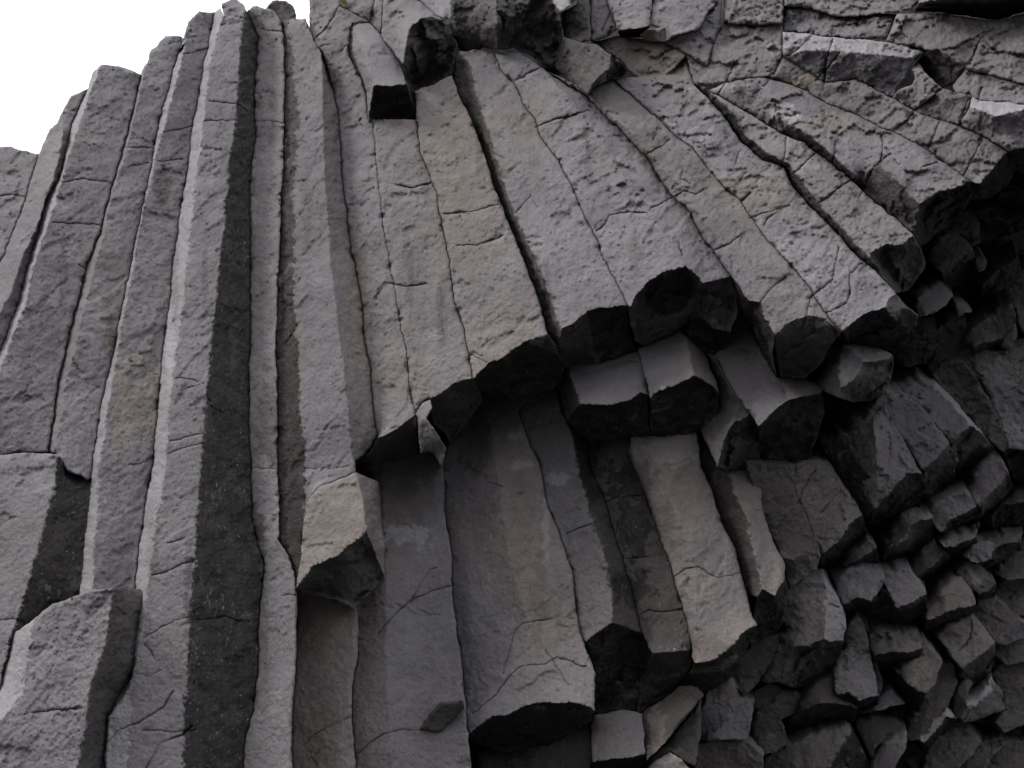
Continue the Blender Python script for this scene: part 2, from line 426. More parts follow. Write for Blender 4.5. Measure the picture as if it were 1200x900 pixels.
ed('c13r', '641,83 688,112 707,133 725,149 747,173 757,181 771,203 787,229 795,238 811,250 816,263 824,279 840,300 857,323')
ed('c14f', '690,105 720,140 745,160 775,195 800,225 822,255 845,285 870,315 893,352')
ed('c14r', '717,93 733,107 773,139 792,160 811,173 827,192 843,213 869,238 880,255 894,275 920,304 941,327 952,340 960,356 973,375 987,388')
ed('jw', '813,99 845,130 867,165 893,188 919,197 930,220 947,241 968,260 987,279 1000,296 1027,319 1049,344')
ed('jw2', '825,101 855,127 876,160 900,180 926,192 940,212 957,236 975,255 992,272 1006,288 1019,303')
ed('j8', '829,106 856,120 883,136 915,157 941,167 957,179 981,197 1005,219 1029,241 1053,260 1071,275')
ed('j6', '880,91 907,92 947,107 971,123 987,128 1024,145 1051,157 1088,176 1112,195 1135,212')
ed('j5', '905,90 917,67 968,98 1003,93 1045,115 1072,131 1101,141 1125,146 1147,155 1181,177')

# ------------------------------------------------------------------ cracks that cross a column's face
def crack(ls, s, w=.9, d=.05): CR.append((ls, np.array([tuple(map(float, a.split(','))) for a in s.split()]), w * .52, d * .62))
for s in ('73,213 100,210 126,213', '258,20 270,18 287,22', '210,63 225,62 243,57', '246,119 262,120 277,122 290,130', '240,143 258,140 276,141',
          '296,143 315,142 333,145', '308,35 320,36 333,37', '292,184 300,186', '62,261 90,262 118,264', '147,174 165,173 180,174', '153,194 165,193 174,191',
          '190,155 210,151 226,148', '185,190 202,189 215,187', '0,231 15,228 28,232', '207,443 225,444 240,450', '217,457 228,452 240,448',
          '200,517 220,512 240,507', '197,531 220,523 238,520', '153,545 170,541 182,536', '347,697 330,697', '170,747 190,735 205,727 223,722', '178,673 195,670 212,662 227,658',
          '232,726 250,724 265,722 280,729 292,728', '295,549 325,549', '357,548 385,549 408,546', '0,726 15,724 28,730', '335,345 345,347'):
    crack('A', s, .7, .030)
for s in ('465,216 482,220 505,215', '440,106 441,120', '536,110 527,116', '520,250 545,249 570,243 590,238', '455,332 475,335 500,333', '536,288 560,287 580,280 592,276',
          '628,150 640,143 660,138 690,130', '605,250 613,240 622,230 630,243', '699,271 710,262 715,252 735,250 758,249', '600,95 615,90 635,78',
          '760,180 775,172 785,163', '762,244 785,234 790,232 800,225 815,228 830,220', '837,293 855,285 868,275', '893,352 900,342 910,333 921,325',
          '800,198 797,210 810,215', '770,150 765,165', '795,285 800,300', '553,415 570,425', '555,413 565,418', '836,118 842,112 857,85 860,72', '868,237 880,225', '896,264 900,255 915,245 928,240',
          '880,255 895,250 915,243 927,240', '941,385 950,350 975,327 983,290', '997,318 996,345 992,355 975,365 968,368', '1000,320 1010,308', '957,239 985,220',
          '862,192 868,172', '917,196 922,160 917,148', '930,205 945,190 955,180', '1024,196 1032,188 1036,172 1032,155', '1005,235 1015,215 1024,196', '976,190 978,165',
          '960,239 975,228 996,212', '1047,155 1058,145 1072,132', '1088,174 1097,155 1101,143', '1130,205 1140,185 1149,168', '967,99 968,68 977,45', '1125,143 1133,120 1138,113', '1141,152 1150,135 1152,125',
          '882,110 898,98 917,64', '1055,25 1058,40 1070,52 1085,60', '1135,75 1150,45 1166,32', '985,60 970,80 955,95', '1003,30 1010,15', '1155,50 1170,65', '1147,120 1150,102', '1025,196 1045,180', '1083,195 1100,190 1096,178',
          '912,70 932,60 955,40', '765,30 760,10', '706,36 718,10'):
    crack('A', s, .8, .05)
for s in ('443,743 462,722 480,705 497,697 515,690 530,688', '480,708 490,690 505,668 515,665', '590,790 597,760 604,738 612,731 635,728 653,723 675,724', '553,837 580,815 600,790 613,780 640,778 653,770 668,775 680,780 687,781',
          '640,763 655,785 666,804', '709,590 720,583 757,580', '749,722 760,716 780,717 800,715', '790,676 803,668 817,665 830,672 842,677 855,675 868,672', '736,655 757,653 776,651',
          '420,883 435,870 450,860 470,855 490,857', '353,878 370,860 390,850 410,842', '360,880 370,897', '885,598 900,595 910,607', '664,627 690,615 700,613', '893,592 903,583 920,586', '573,565 590,570'):
    crack('L', s, .8, .05)
crack('A', '172,900 190,870 213,862 225,850', 2.0, .12); crack('A', '125,870 140,855 165,845 178,838 192,828 203,810', 1.0, .05); crack('A', '168,855 200,858 228,856', 1.2, .06); crack('A', '30,836 60,832 95,830', .9, .04)
crack('A', '170,755 178,765 181,772', 1.2, .04); crack('A', '160,790 175,793 190,785', 1.5, .05); crack('A', '400,60 410,50 415,35', .8, .05); crack('A', '370,48 385,30 396,8', .8, .05); crack('A', '377,54 388,51', .8, .05)
crack('M', '663,433 690,436 715,428 735,423 748,425', .8, .04)
crack('C', '935,590 947,562 955,550', .8, .05); crack('C', '961,602 975,585 985,575', .8, .05); crack('C', '976,485 976,510 980,560', .8, .05); crack('C', '972,708 984,712', .8, .05); crack('C', '1138,726 1139,738 1132,755 1122,763', .8, .05)

_rc = random.Random(21)
for _ in range(26):                                      # hairlines
    x, y = _rc.uniform(10, 1180), _rc.uniform(20, 880); a = _rc.choice((_rc.gauss(0, .25), _rc.gauss(1.2, .4))); n_ = _rc.randint(3, 6); s_ = []
    for _k in range(n_):
        s_.append(f'{x:.1f},{y:.1f}'); x += 7 * math.cos(a); y += 7 * math.sin(a); a += _rc.gauss(0, .35)
    crack(_rc.choice(('A', 'C')), ' '.join(s_), .55, .022)

# ------------------------------------------------------------------ stains and lichen patches on the stone
STAIN += [(300, 645, 13, 62, 0, .7), (222, 690, 7, 60, 0, .5), (128, 390, 7, 46, .2, .3), (205, 330, 5, 60, .1, .3), (75, 330, 6, 50, 0, .3), (240, 330, 4, 44, 0, .4), (262, 200, 5, 60, 0, .2), (515, 365, 4, 40, 0, .4), (500, 215, 5, 26, 0, .3),
          (562, 175, 5, 40, 0, .35), (690, 190, 6, 40, 0, .3), (30, 470, 8, 50, 0, .3), (178, 640, 9, 60, .2, .3), (320, 120, 6, 80, 0, .25), (310, 730, 6, 70, 0, .3), (360, 250, 7, 60, .2, .35), (480, 330, 6, 50, 0, .35), (745, 300, 9, 30, 0, .25),
          (560, 520, 16, 50, .1, .3), (440, 650, 10, 60, .1, .2), (630, 700, 12, 60, .1, .25), (590, 880, 40, 14, 0, .2), (960, 80, 30, 12, 0, .25), (1030, 90, 24, 12, .1, .25), (1100, 170, 26, 14, 0, .25), (1140, 50, 40, 20, 0, .15), (820, 200, 14, 30, 0, .3), (157, 475, 30, 62, .9, 0), (345, 440, 9, 90, .9, -.0), (785, 525, 40, 20, 1.2, -.35), (775, 550, 22, 40, .6, -.1), (800, 590, 40, 50, .4, 0), (590, 400, 45, 60, .5, 0), (470, 440, 30, 60, .4, 0),
          (545, 220, 50, 110, .45, 0), (620, 160, 30, 50, .35, 0), (400, 610, 45, 45, .7, 0), (420, 350, 18, 80, .8, 0), (560, 770, 40, 40, .15, .2), (610, 650, 35, 70, .45, 0), (740, 560, 30, 26, .0, .55),
          (745, 620, 26, 34, .0, .5), (740, 690, 28, 22, 0, .45), (480, 630, 30, 14, .0, -.5), (690, 545, 20, 50, .4, .25), (600, 512, 14, 6, .2, -.6), (610, 545, 12, 5, 0, -.6), (655, 560, 16, 10, 0, -.5),
          (640, 620, 5, 40, 0, -.4), (800, 460, 30, 12, .8, -.6), (765, 60, 40, 30, .7, 0), (800, 95, 40, 40, .4, 0), (890, 225, 50, 30, .7, 0), (970, 145, 35, 16, .8, -.1), (935, 95, 22, 12, .8, 0), (760, 175, 25, 30, .4, .3),
          (190, 220, 10, 32, .3, .6), (135, 400, 18, 60, .35, .1), (315, 500, 14, 60, .2, .45), (380, 740, 30, 60, .6, 0), (370, 860, 30, 50, .4, .2), (470, 560, 40, 60, .3, .25), (830, 760, 25, 25, .4, .3), (958, 720, 18, 40, .6, -.2),
          (910, 690, 8, 40, .4, -.1), (770, 850, 10, 35, .9, -.5), (860, 810, 12, 20, .5, -.4), (1070, 780, 22, 30, .8, -.3), (780, 885, 20, 18, .8, -.4), (985, 765, 18, 35, .5, -.1), (200, 400, 6, 60, 0, -.3), (330, 370, 5, 200, .3, 0),
          (725, 380, 60, 20, 0, .2), (870, 620, 20, 30, .3, 0), (700, 240, 22, 40, 0, .15), (400, 690, 25, 14, 0, .4), (640, 340, 6, 40, 0, .3), (520, 350, 5, 60, 0, .3), (1125, 745, 20, 15, .5, 0), (900, 45, 40, 20, .2, 0),
          (920, 135, 18, 14, .1, -.8), (835, 105, 30, 14, 0, -.4), (910, 55, 14, 10, 0, -.5), (650, 265, 30, 60, 0, -.15), (860, 150, 25, 20, 0, .25), (260, 500, 20, 80, .1, 0), (70, 330, 30, 70, 0, .12)]

def S(a, b, oa, ob, tint='g', part='s', top='', bot='', oat=None):
    """facet between two traced edges; top / bot: extra rim points between them, left to right"""
    A, B = E[a], E[b]
    f = [(x, y, oa) for x, y in A] + pts(bot) + [(x, y, ob) for x, y in B[::-1]] + pts(top)[::-1]
    return (part, tint, f)
def Q(part, tint, s): return (part, tint, pts(s))
def B(label, lay, *fs, **k):
    k.setdefault('dY', 0)
    if k.get('dYm'): k['dY'] = k.pop('dYm')
    return rock(label, lay, [Q(*f) if isinstance(f[2], str) else f for f in fs], **k)

# ------------------------------------------------------------------ the cliff behind everything, and the beach
def build_cliff():
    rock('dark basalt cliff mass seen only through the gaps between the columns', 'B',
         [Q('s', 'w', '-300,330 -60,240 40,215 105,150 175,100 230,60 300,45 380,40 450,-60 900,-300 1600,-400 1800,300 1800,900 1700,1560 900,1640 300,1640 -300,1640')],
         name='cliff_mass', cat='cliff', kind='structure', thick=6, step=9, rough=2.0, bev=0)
    me = bpy.data.meshes.new('beach'); n = 61
    xs = np.sign(np.linspace(-1, 1, n)) * np.abs(np.linspace(-1, 1, n)) ** 3 * 900
    X, Yg = np.meshgrid(xs, xs); Z = 0.12 * perlin(np.stack([X.ravel() / 5, Yg.ravel() / 5, 0 * X.ravel()], -1)) * (np.abs(X.ravel()) < 60)
    v = np.stack([X.ravel(), Yg.ravel(), Z], -1)
    f = [(j * n + i, j * n + i + 1, (j + 1) * n + i + 1, (j + 1) * n + i) for j in range(n - 1) for i in range(n - 1)]
    me.from_pydata(v.tolist(), [], f)
    m = bpy.data.materials.new('black_sand'); m.use_nodes = True; N = m.node_tree.nodes; L = m.node_tree.links
    b = N['Principled BSDF']; t = N.new('ShaderNodeTexNoise'); t.inputs['Scale'].default_value = 40; t.inputs['Detail'].default_value = 6
    g = N.new('ShaderNodeNewGeometry'); L.new(g.outputs['Position'], t.inputs['Vector'])
    r = N.new('ShaderNodeValToRGB'); r.color_ramp.elements[0].color = (.03, .03, .032, 1); r.color_ramp.elements[1].color = (.075, .073, .072, 1)
    L.new(t.outputs[0], r.inputs[0]); L.new(r.outputs[0], b.inputs['Base Color']); b.inputs['Roughness'].default_value = .8
    bp = N.new('ShaderNodeBump'); bp.inputs['Distance'].default_value = .01; L.new(t.outputs[0], bp.inputs['Height']); L.new(bp.outputs[0], b.inputs['Normal'])
    me.materials.append(m)
    o = bpy.data.objects.new('beach', me); COL.objects.link(o); o['kind'] = 'structure'; o['label'] = 'black sand beach at the foot of the cliff'; o['category'] = 'ground'
build_cliff()

# ------------------------------------------------------------------ left: the tall standing columns
B('short column cut off at the left edge, topmost under the white sky', 'A',
  ('s', 'g', '-260,310 -180,262 -90,205 -20,172 12,171 46,181 36,213 21,257 6,298 -28,345 -60,380 -72,548 -260,560'), dY=.15)
B('narrow column with a chalky scraped line, second from the left edge', 'A',
  ('s', 'g', '46,181,1.5 52,165,1.5 58,150,1 66,145,.5 74,152,0 70,180,0 58,222,0 44,262,0 28,300,0 10,350,0 -20,400,0 -60,450,0 -60,380,1.5 -28,345,1.5 6,298,1.5 21,257,1.5 36,213,1.5'),
  ('s', 'g', '66,145,1 78,122,1 84,112,1 103,104,1.5 83,150,1.5 72,200,1.5 50,247,1.5 37,297,1.5 20,358,1.5 0,410,1.5 -30,470,1.5 -60,520,1.5 -60,450,0 -20,400,0 10,350,0 28,300,0 44,262,0 58,222,0 70,180,0 74,152,0'))
B('broad grey column with a bright strip down its left edge, at the leftmost skyline peak', 'A',
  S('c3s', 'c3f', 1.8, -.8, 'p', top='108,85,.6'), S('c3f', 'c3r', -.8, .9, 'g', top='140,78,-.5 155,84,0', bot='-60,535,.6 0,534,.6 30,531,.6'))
B('column with a flat stepped top and a jagged broken foot, right of the leftmost peak', 'A',
  S('c3r', 'c4l', 1.1, -.4, 'b', top='168,78,.6'),
  S('c4l', 'c4r', -.4, 1.0, 'g', top='177,57,-.2 183,54,0 193,42,0', bot='80,553,0 95,557,0.3 103,563,.5'), dY=.05)
B('lowest pale slab at the left edge, its right side shadowed and wet', 'A',
  ('s', 'g', '-260,552,-.2 -60,538,-.4 0,534,-.4 30,531,-.4 68,532,-.4 60,580,-.4 50,620,-.4 35,680,-.4 20,720,-.4 12,745,-.4 0,800,-.4 -10,900,-.4 -60,1640,-.4 -300,1640,0'),
  ('s', 'w', '68,532,-.4 74,542,.6 80,553,1.6 95,557,2 108,563,2 117,547,2.2 113,600,2.2 108,700,2.2 60,712,2.2 12,800,2.2 -10,900,2.2 0,800,-.4 12,745,-.4 20,720,-.4 35,680,-.4 50,620,-.4 60,580,-.4'))
B('column carrying a large ochre oval patch halfway down', 'A',
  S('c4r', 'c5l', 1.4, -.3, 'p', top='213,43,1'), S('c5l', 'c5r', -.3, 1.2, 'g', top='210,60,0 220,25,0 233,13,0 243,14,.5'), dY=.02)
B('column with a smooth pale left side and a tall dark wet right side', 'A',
  S('c5r', 'c6l', 1.5, -.6, 'p', top='257,10,1'), S('c6l', 'c6f', -.6, -.4, 'g', top='258,5,-.5 275,-2,0 284,4,0'), S('c6f', 'c6r', -.4, 3.6, 'w'))  # w side: damp rock plus shade painted on the face turned from light
B('flat grey column right of the tall dark wet stripe', 'A',
  S('c6r', 'c7r', 3.4, 1.6, 'g', top='296,8,1.5 302,7,1.5 320,12,1.2'))
B('column with an olive brown stained groove down its left side, above the jutting brown block', 'A',
  S('c7u', 'c8d', 1.8, 1.2, 'w', bot='349,697,1.5'), 
  ('s', 'g', [(x, y, 1.2) for x, y in E['c8d']][:17] + pts('362,585,-.6 375,570,-.6 400,560,-.6 417,553,-.6') + [(x, y, -.6) for x, y in E['c8r'][::-1]] + pts('362,33,-.4 358,22,-.4')),
  S('c8r', 'c9d', -.6, 2.6, 'b', bot='417,540,1 430,530,2.2'), dY=.05)
B('brown jutting block with a sharp dark triangular underside, halfway up the left part', 'A',
  ('s', 'o', '358,597,-.5 362,585,-.5 375,570,-.5 400,560,-.5 417,553,-.5 424,580,-1 430,622,-2 400,648,-1.8 367,665,-1.5 348,690,-1 353,640,-.5'),
  ('s', 'b', '417,553,-.5 443,565,4 447,600,4 450,640,4 451,677,4 440,650,1 430,622,-2 424,580,-1'),
  ('e', 'd', '430,622,-2 440,650,1 451,677,4 435,695,4 415,713,3.5 395,703,3 350,693,2.5 348,690,-1 367,665,-1.5 400,648,-1.8'))
B('leaning pale slab with a rough dark right side, in the bottom left corner', 'A',
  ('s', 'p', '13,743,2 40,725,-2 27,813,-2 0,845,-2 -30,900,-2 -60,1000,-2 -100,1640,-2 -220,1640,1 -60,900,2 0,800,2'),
  ('s', 'g', '40,725,-2 63,708,-2.5 85,700,-3 110,690,-3 133,688,-3 128,725,-3 123,757,-3 103,813,-3 100,850,-3 90,900,-3 85,1640,-3 -100,1640,-2 -60,1000,-2 -30,900,-2 0,845,-2 27,813,-2'),
  ('s', 'd', '133,688,-3 150,687,1 172,692,2 163,750,2 160,780,2 127,840,2 123,900,2 100,1640,2 85,1640,-3 90,900,-3 100,850,-3 103,813,-3 123,757,-3 128,725,-3'), dY=-.15, rough=1.5)
B('small dark knob poking above the skyline', 'A',
  ('s', 'd', '306,20,1 313,8,0 320,0,0 335,1,0 343,8,1 346,16,1 348,30,1 340,60,2 320,60,2'), dY=.75, name='basalt_block', cat='rock')

# ------------------------------------------------------------------ upper middle
B('wedge shaped block at the skyline just right of the white sky', 'A',
  ('s', 'g', '362,33,1 363,0,0 366,-30,0 400,-30,0 397,7,0 388,25,0 378,38,0 368,48,1'), name='basalt_block', cat='rock')
B('small block under the tuft of yellow moss', 'A',
  ('s', 'g', '397,7,0 400,-30,0 440,-30,0 438,10,0 433,24,.5 420,18,.3 410,13,0'), name='basalt_block', cat='rock', dY=.05)
B('long column with a cracked shoulder, left of the square black underside', 'A',
  ('s', 'g', '397,7,0 410,13,0 433,26,1 412,28,0 407,60,0 428,107,.5 432,140,.5' + ''.join(f' {x:g},{y:g},.5' for x, y in E['c9r'][1:]) + ' 465,502,.5 443,513,.5' + ''.join(f' {x:g},{y:g},{2.6 if y > 90 else .5}' for x, y in E['c9d'][::-1]) + ' 368,48,0 378,38,0 388,25,0'),
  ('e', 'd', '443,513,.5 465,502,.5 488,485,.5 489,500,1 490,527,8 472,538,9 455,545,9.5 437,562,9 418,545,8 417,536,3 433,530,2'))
B('rough speckled block with a square black underside near the top', 'A',
  ('s', 'g', '412,28,1 433,27,1 447,42,0 460,60,0 470,77,0 477,99,-2.5 455,101,-2.8 438,100,-2.5 434,85,-2 430,63,-1.5 420,45,0'),
  ('s', 'b', '412,28,1 420,45,0 430,63,-1.5 434,85,-2 438,100,-2.5 434,120,-1 432,145,1 428,107,2 418,85,2 407,60,2'),
  ('s', 'd', '477,99,-2.5 470,77,0 480,98,2 490,133,3 489,140,3'),
  ('e', 'w', '438,100,-2.5 455,101,-2.8 477,99,-2.5 489,140,3 478,141,3.2 465,142,3 450,147,3.2 432,145,1 434,120,-1'), name='basalt_block', cat='rock', dY=-.05, rough=.7)
B('sliver of stone wedged between two blocks below the yellow moss', 'A',
  ('s', 'b', '438,10,0 440,-30,0 460,-30,0 450,5,-.5 448,30,0 447,42,1 433,27,1 433,24,1'), name='basalt_block', cat='rock', dY=.05)
B('big overhanging block with a round dark underside, above the pale brown columns', 'A',
  ('s', 'g', '448,30,1 450,5,0 458,-30,0 476,-30,0 484,-2,0 500,8,0 517,21,0 505,20,-1.5 493,22,-2.5 482,30,-3 478,45,-3 472,75,-2 460,60,1 447,42,2'),
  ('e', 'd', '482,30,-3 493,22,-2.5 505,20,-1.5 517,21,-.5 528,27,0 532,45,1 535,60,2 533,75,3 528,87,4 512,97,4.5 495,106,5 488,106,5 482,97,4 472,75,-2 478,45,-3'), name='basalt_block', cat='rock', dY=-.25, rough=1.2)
B('bright speckled stone cut by the top edge, left of the great dark overhang', 'A',
  ('s', 'p', '484,-2,0 476,-30,0 531,-30,0 531,5,0 530,22,0 517,21,0 500,8,0'), name='basalt_block', cat='rock', dY=-.15)
B('largest dark overhanging boulder at the top edge', 'A',
  ('s', 'd', '530,0,0 528,-60,0 580,-60,-2 582,27,-2 583,58,3 568,55,5 552,62,6 537,58,6 530,40,3'),
  ('e', 'd', '582,27,-2 580,-60,-2 650,-60,-1 658,13,-1 660,43,3 655,68,5 647,82,6 640,78,6 620,65,5 600,56,4 583,58,3'), name='basalt_block', cat='rock', dY=-.45, rough=1.3)
B('small bright stone at the top edge, right of the largest dark boulder', 'A',
  ('s', 'p', '645,-3,0 640,-30,0 680,-30,0 674,0,0 666,8,0 657,15,0 650,6,0'), name='basalt_block', cat='rock', dY=-.62)
B('dark dished block right beside the largest boulder', 'A',
  ('s', 'd', '657,15,0 675,4,-1 676,-30,-1 690,-30,0 693,48,0 680,51,1 661,43,2'), name='basalt_block', cat='rock', dY=-.3)
B('narrow upright block at the top edge, its foot resting on the tan slab', 'A',
  ('s', 'g', '688,-30,0 708,-30,0 712,5,0 724,35,0 715,42,1 693,50,1 692,20,.5'), name='basalt_block', cat='rock', dY=-.2)
B('squarish grey block at the top edge with a dark gap under it', 'A',
  ('s', 'g', '707,-30,0 763,-30,0 763,5,0 761,29,0 745,33,-.5 725,36,0 712,5,0'), ('e', 'w', '725,36,0 745,33,-.5 761,29,0 760,40,5 748,45,6 728,43,5'), name='basalt_block', cat='rock', dY=-.3)
B('broad rough slab at the top edge sloping down to the right', 'A',
  ('s', 'g', '763,-30,0 846,-30,0 843,0,0 829,16,0 820,35,.5 797,41,0 781,49,.5 779,35,0 761,29,0 763,5,0'), name='basalt_block', cat='rock', dY=-.25)
B('fist sized stone wedged beneath the blocks at the top edge', 'A',
  ('s', 'b', '749,40,-.5 760,33,-1 779,33,-1 773,48,0 765,50,1 754,48,1'), name='basalt_block', cat='rock', dY=-.2)
B('angular block with a dark notched right end, above the fan of leaning columns', 'A',
  ('s', 'd', '661,43,0 680,50,-1 701,53,-1 717,64,-2 711,85,-2 700,95,-1.5 688,111,0 670,97,2 651,80,3'),
  ('e', 'w', '717,64,-2 733,77,0 736,83,1 730,90,1.5 717,93,1 711,95,0 711,85,-2'), name='basalt_block', cat='rock', dY=-.2, rough=1.2)
B('tan slab lying beneath the blocks of the top edge', 'A',
  ('s', 'o', '693,50,1 725,42,0 750,46,0 781,49,0 795,53,0 803,66,0 790,80,0 776,92,1 755,95,1 736,83,1 733,77,1 717,64,1'), name='basalt_block', cat='rock', dY=-.05)

B('pale brown column directly beneath the square black underside', 'A',
  ('s', 'b', [(x, y, .3) for x, y in E['c9r']] + pts('493,473,.3 502,466,.2 513,463,.2 530,450,.1') + [(x, y, -.1) for x, y in E['c10r'][::-1]] + pts('460,140,.2')),
  ('e', 'd', '502,466,.2 513,463,.2 530,450,.1 555,443,-.1 562,458,3 566,470,7 545,497,9 527,520,10 520,508,9 508,497,6 503,480,3'), dY=.02)
B('small crooked knob hanging at the foot of the second pale brown column', 'A',
  ('s', 'b', '488,485,0 495,472,-.5 504,468,-.5 507,478,-1 500,490,-1 490,495,0'),
  ('s', 'g', '490,495,0 500,490,-1 507,500,-1 516,515,0 523,525,2 518,547,3 508,533,3 500,530,2 492,533,2 490,510,1'), name='basalt_block', cat='rock', dY=-.06)
B('widest pale brown column, hanging below the round dark underside', 'A',
  ('s', 'b', [(x, y, .2) for x, y in E['c10r']] + pts('573,425,0 583,423,0 603,408,0 620,398,0 641,391,0') + [(x, y, 0.1) for x, y in E['c11r'][-3::-1]] + pts('507,100,.2 487,106,.4')),
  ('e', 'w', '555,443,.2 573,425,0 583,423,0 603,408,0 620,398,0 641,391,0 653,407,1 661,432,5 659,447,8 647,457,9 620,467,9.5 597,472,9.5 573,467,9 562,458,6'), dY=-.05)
B('column with a shadowed left flank and pointed foot, below the largest dark boulder', 'A',
  ('s', 'd', [(x, y, 2.4) for x, y in E['c11r']] + pts('655,397,1') + [(x, y, -.8) for x, y in E['c12f'][::-1]]),
  ('s', 'g', [(x, y, -.8) for x, y in E['c12f']] + pts('675,378,-.6 688,364,-.4 705,360,-.2 720,359,0') + [(x, y, .2) for x, y in E['c12r'][::-1]] + pts('560,58,-.4')),
  ('e', 'b', '653,407,2.4 655,397,1 659,385,-.8 675,378,-.6 688,364,-.4 692,385,2.5 697,410,5.5 703,424,7.5 685,437,9 669,437,9.5 661,431,8'),
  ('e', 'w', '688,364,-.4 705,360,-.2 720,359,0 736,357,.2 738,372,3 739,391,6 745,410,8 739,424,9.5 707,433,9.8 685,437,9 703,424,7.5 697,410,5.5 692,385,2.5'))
B('leaning column between two black joints, ending at the round black hollow', 'A',
  S('c12r', 'c13f', 0, -1.2, 'g', bot='740,358,-.2 745,348,-.5 757,332,-.8 773,321,-1'),
  S('c13f', 'c13r', -1.2, .6, 'g', bot='819,324,-.5 824,332,-.3'),
  ('e', 'w', '757,332,-.8 773,321,-1 803,312,-1.2 812,322,.5 812,340,3.5 806,358,5 795,368,5.5 780,370,5.2 768,365,4 760,355,3 757,345,2 774,342,9 795,335,9.5 774,342,9 757,345,2'.replace(' 774,342,9 795,335,9.5 774,342,9 757,345,2', '')),
  ('e', 'b', '736,357,0 740,358,-.2 745,348,-.5 757,332,-.8 757,345,2 760,355,3 768,365,4 780,370,5.2 795,368,5.5 806,358,5 812,340,3.5 812,322,.5 803,312,-1.2 819,324,-.5 824,332,-.3 821,345,3 820,355,5 808,377,7 800,383,7.5 780,395,8 757,405,8 744,399,6 739,380,3'),
  ('e', 'b', '824,332,-.3 857,323,.6 863,348,2.5 864,369,4 856,388,5 837,385,4.2 820,370,4.5 808,377,7 820,355,5 821,345,3'),
  ('e', 'w', '808,377,7 820,370,4.5 837,385,4.2 836,392,8 803,387,8'),
  ('e', 'w', '803,387,8 836,392,8 837,385,4.2 856,388,5 853,401,8 840,415,10 827,417,10 813,407,9'), rough=1.1)
B('wide leaning column whose foot ends in a round dark socket', 'A',
  S('c13r', 'c14f', 0, -.6, 'g', bot='867,337,-.2 877,352,0'),
  S('c14f', 'c14r', -.6, .4, 'b', bot='896,372,-.6 909,393,-.4 925,377,0 949,369,0 968,375,.2'),
  ('e', 'w', '857,323,0 867,337,-.2 877,352,0 893,352,-.6 896,372,-.6 909,393,-.4 905,415,3 911,441,6 893,412,8 877,380,7 863,368,5 863,348,3'),
  ('e', 'd', '909,393,-.4 925,377,0 949,369,0 968,375,.2 987,388,.4 973,404,3 965,423,5 944,444,8 925,442,8 915,441,7 911,423,5 908,404,2'), dY=-.02)
B('cracked leaning column ending beside the white crumbled corner at the cave rim', 'A',
  ('s', 'g', [(x, y, .2) for x, y in E['c14r']] + pts('1005,372,0 1022,364,0 1038,360,-.2 1040,350,-.2') + [(x, y, .4) for x, y in E['jw'][::-1]] + pts('803,64,1 770,85,1 750,90,.5')),
  ('e', 'w', '987,388,.2 1005,372,0 1022,364,0 1038,360,-.2 1045,372,1 1056,380,3 1068,385,5 1062,396,7 1048,412,9 1024,408,9 992,404,7'),
  ('e', 'b', '1038,360,-.2 1040,350,-.2 1049,344,.4 1062,358,1 1076,369,2 1073,383,4 1068,385,5 1056,380,3 1045,372,1'), dY=-.02, rough=1.3)
B('long leaning column with a thick shadowed joint along its lower left', 'A',
  ('s', 'd', [(x, y, 1.8) for x, y in E['jw']] + pts('1035,322,2') + [(x, y, -.3) for x, y in E['jw2'][::-1]]),
  ('s', 'b', [(x, y, -.3) for x, y in E['jw2']] + pts('1021,296,-.3 1040,285,-.2 1056,287,0') + [(x, y, 0) for x, y in E['j8'][::-1]]),
  ('e', 'd', '1019,303,-.3 1021,296,-.3 1040,285,-.2 1056,287,0 1071,275,0 1080,290,2 1085,308,5 1072,332,7 1064,341,8 1049,344,5 1035,322,2'), rough=1.3)
B('slant edged band of cracked blocks leaning down to the cave rim', 'A',
  ('s', 'g', '829,106,1 856,120,1 883,136,1.2 915,157,1.8 923,146,-.3 907,118,-.6 880,91,-.2 850,98,0'),
  ('s', 'd', '915,157,1.8 941,167,2 957,179,2 981,197,2 1005,219,2 1000,205,-1 965,172,-1 940,152,-1 923,146,-.3'),
  ('s', 'd', '1005,219,2 1029,241,2 1053,260,2 1071,275,2 1074,258,1 1077,239,-1.2 1055,215,-1.2 1032,192,-1 1024,196,-1 1012,208,0'),
  ('s', 'g', '880,91,-.2 907,118,-.6 923,146,-.3 940,152,-1 965,172,-1 1000,205,-1 1005,219,2 1012,208,0 1024,196,-1 1032,192,-1 1055,215,-1.2 1077,239,-1.2 1104,223,-.8 1109,224,-.6 1122,220,-.5 1135,212,-.3' + ''.join(f' {x:g},{y:g},0' for x, y in E['j6'][-2:0:-1])),
  ('e', 'w', '1071,275,2 1074,258,1 1077,239,-1.2 1104,223,-.8 1109,224,-.6 1122,220,-.5 1135,212,-.3 1139,228,2 1131,243,5 1112,262,8 1088,283,8 1080,288,5'), dY=-.02, rough=1.4)
B('smooth leaning band above the slant edged blocks, ending at the black cave mouth', 'A',
  ('s', 'g', [(x, y, 1.2) for x, y in E['j6']] + pts('1147,215,.5 1165,196,.3 1181,177,.2') + [(x, y, .2) for x, y in E['j5'][::-1]]),
  ('e', 'w', '1135,212,1.2 1147,215,.5 1165,196,.3 1181,177,.2 1188,190,3 1184,215,6 1160,232,8 1139,235,6'), dY=-.08, rough=1.2)
B('rough slab left of the long pale beam in the upper right', 'A',
  ('s', 'g', '803,64,0 829,77,1 836,50,0 846,25,0 885,30,-.5 917,29,-.5 917,64,0 905,90,0 880,91,.5 850,98,1 813,99,1'), dY=-.05, name='basalt_block', cat='rock', rough=1.3)
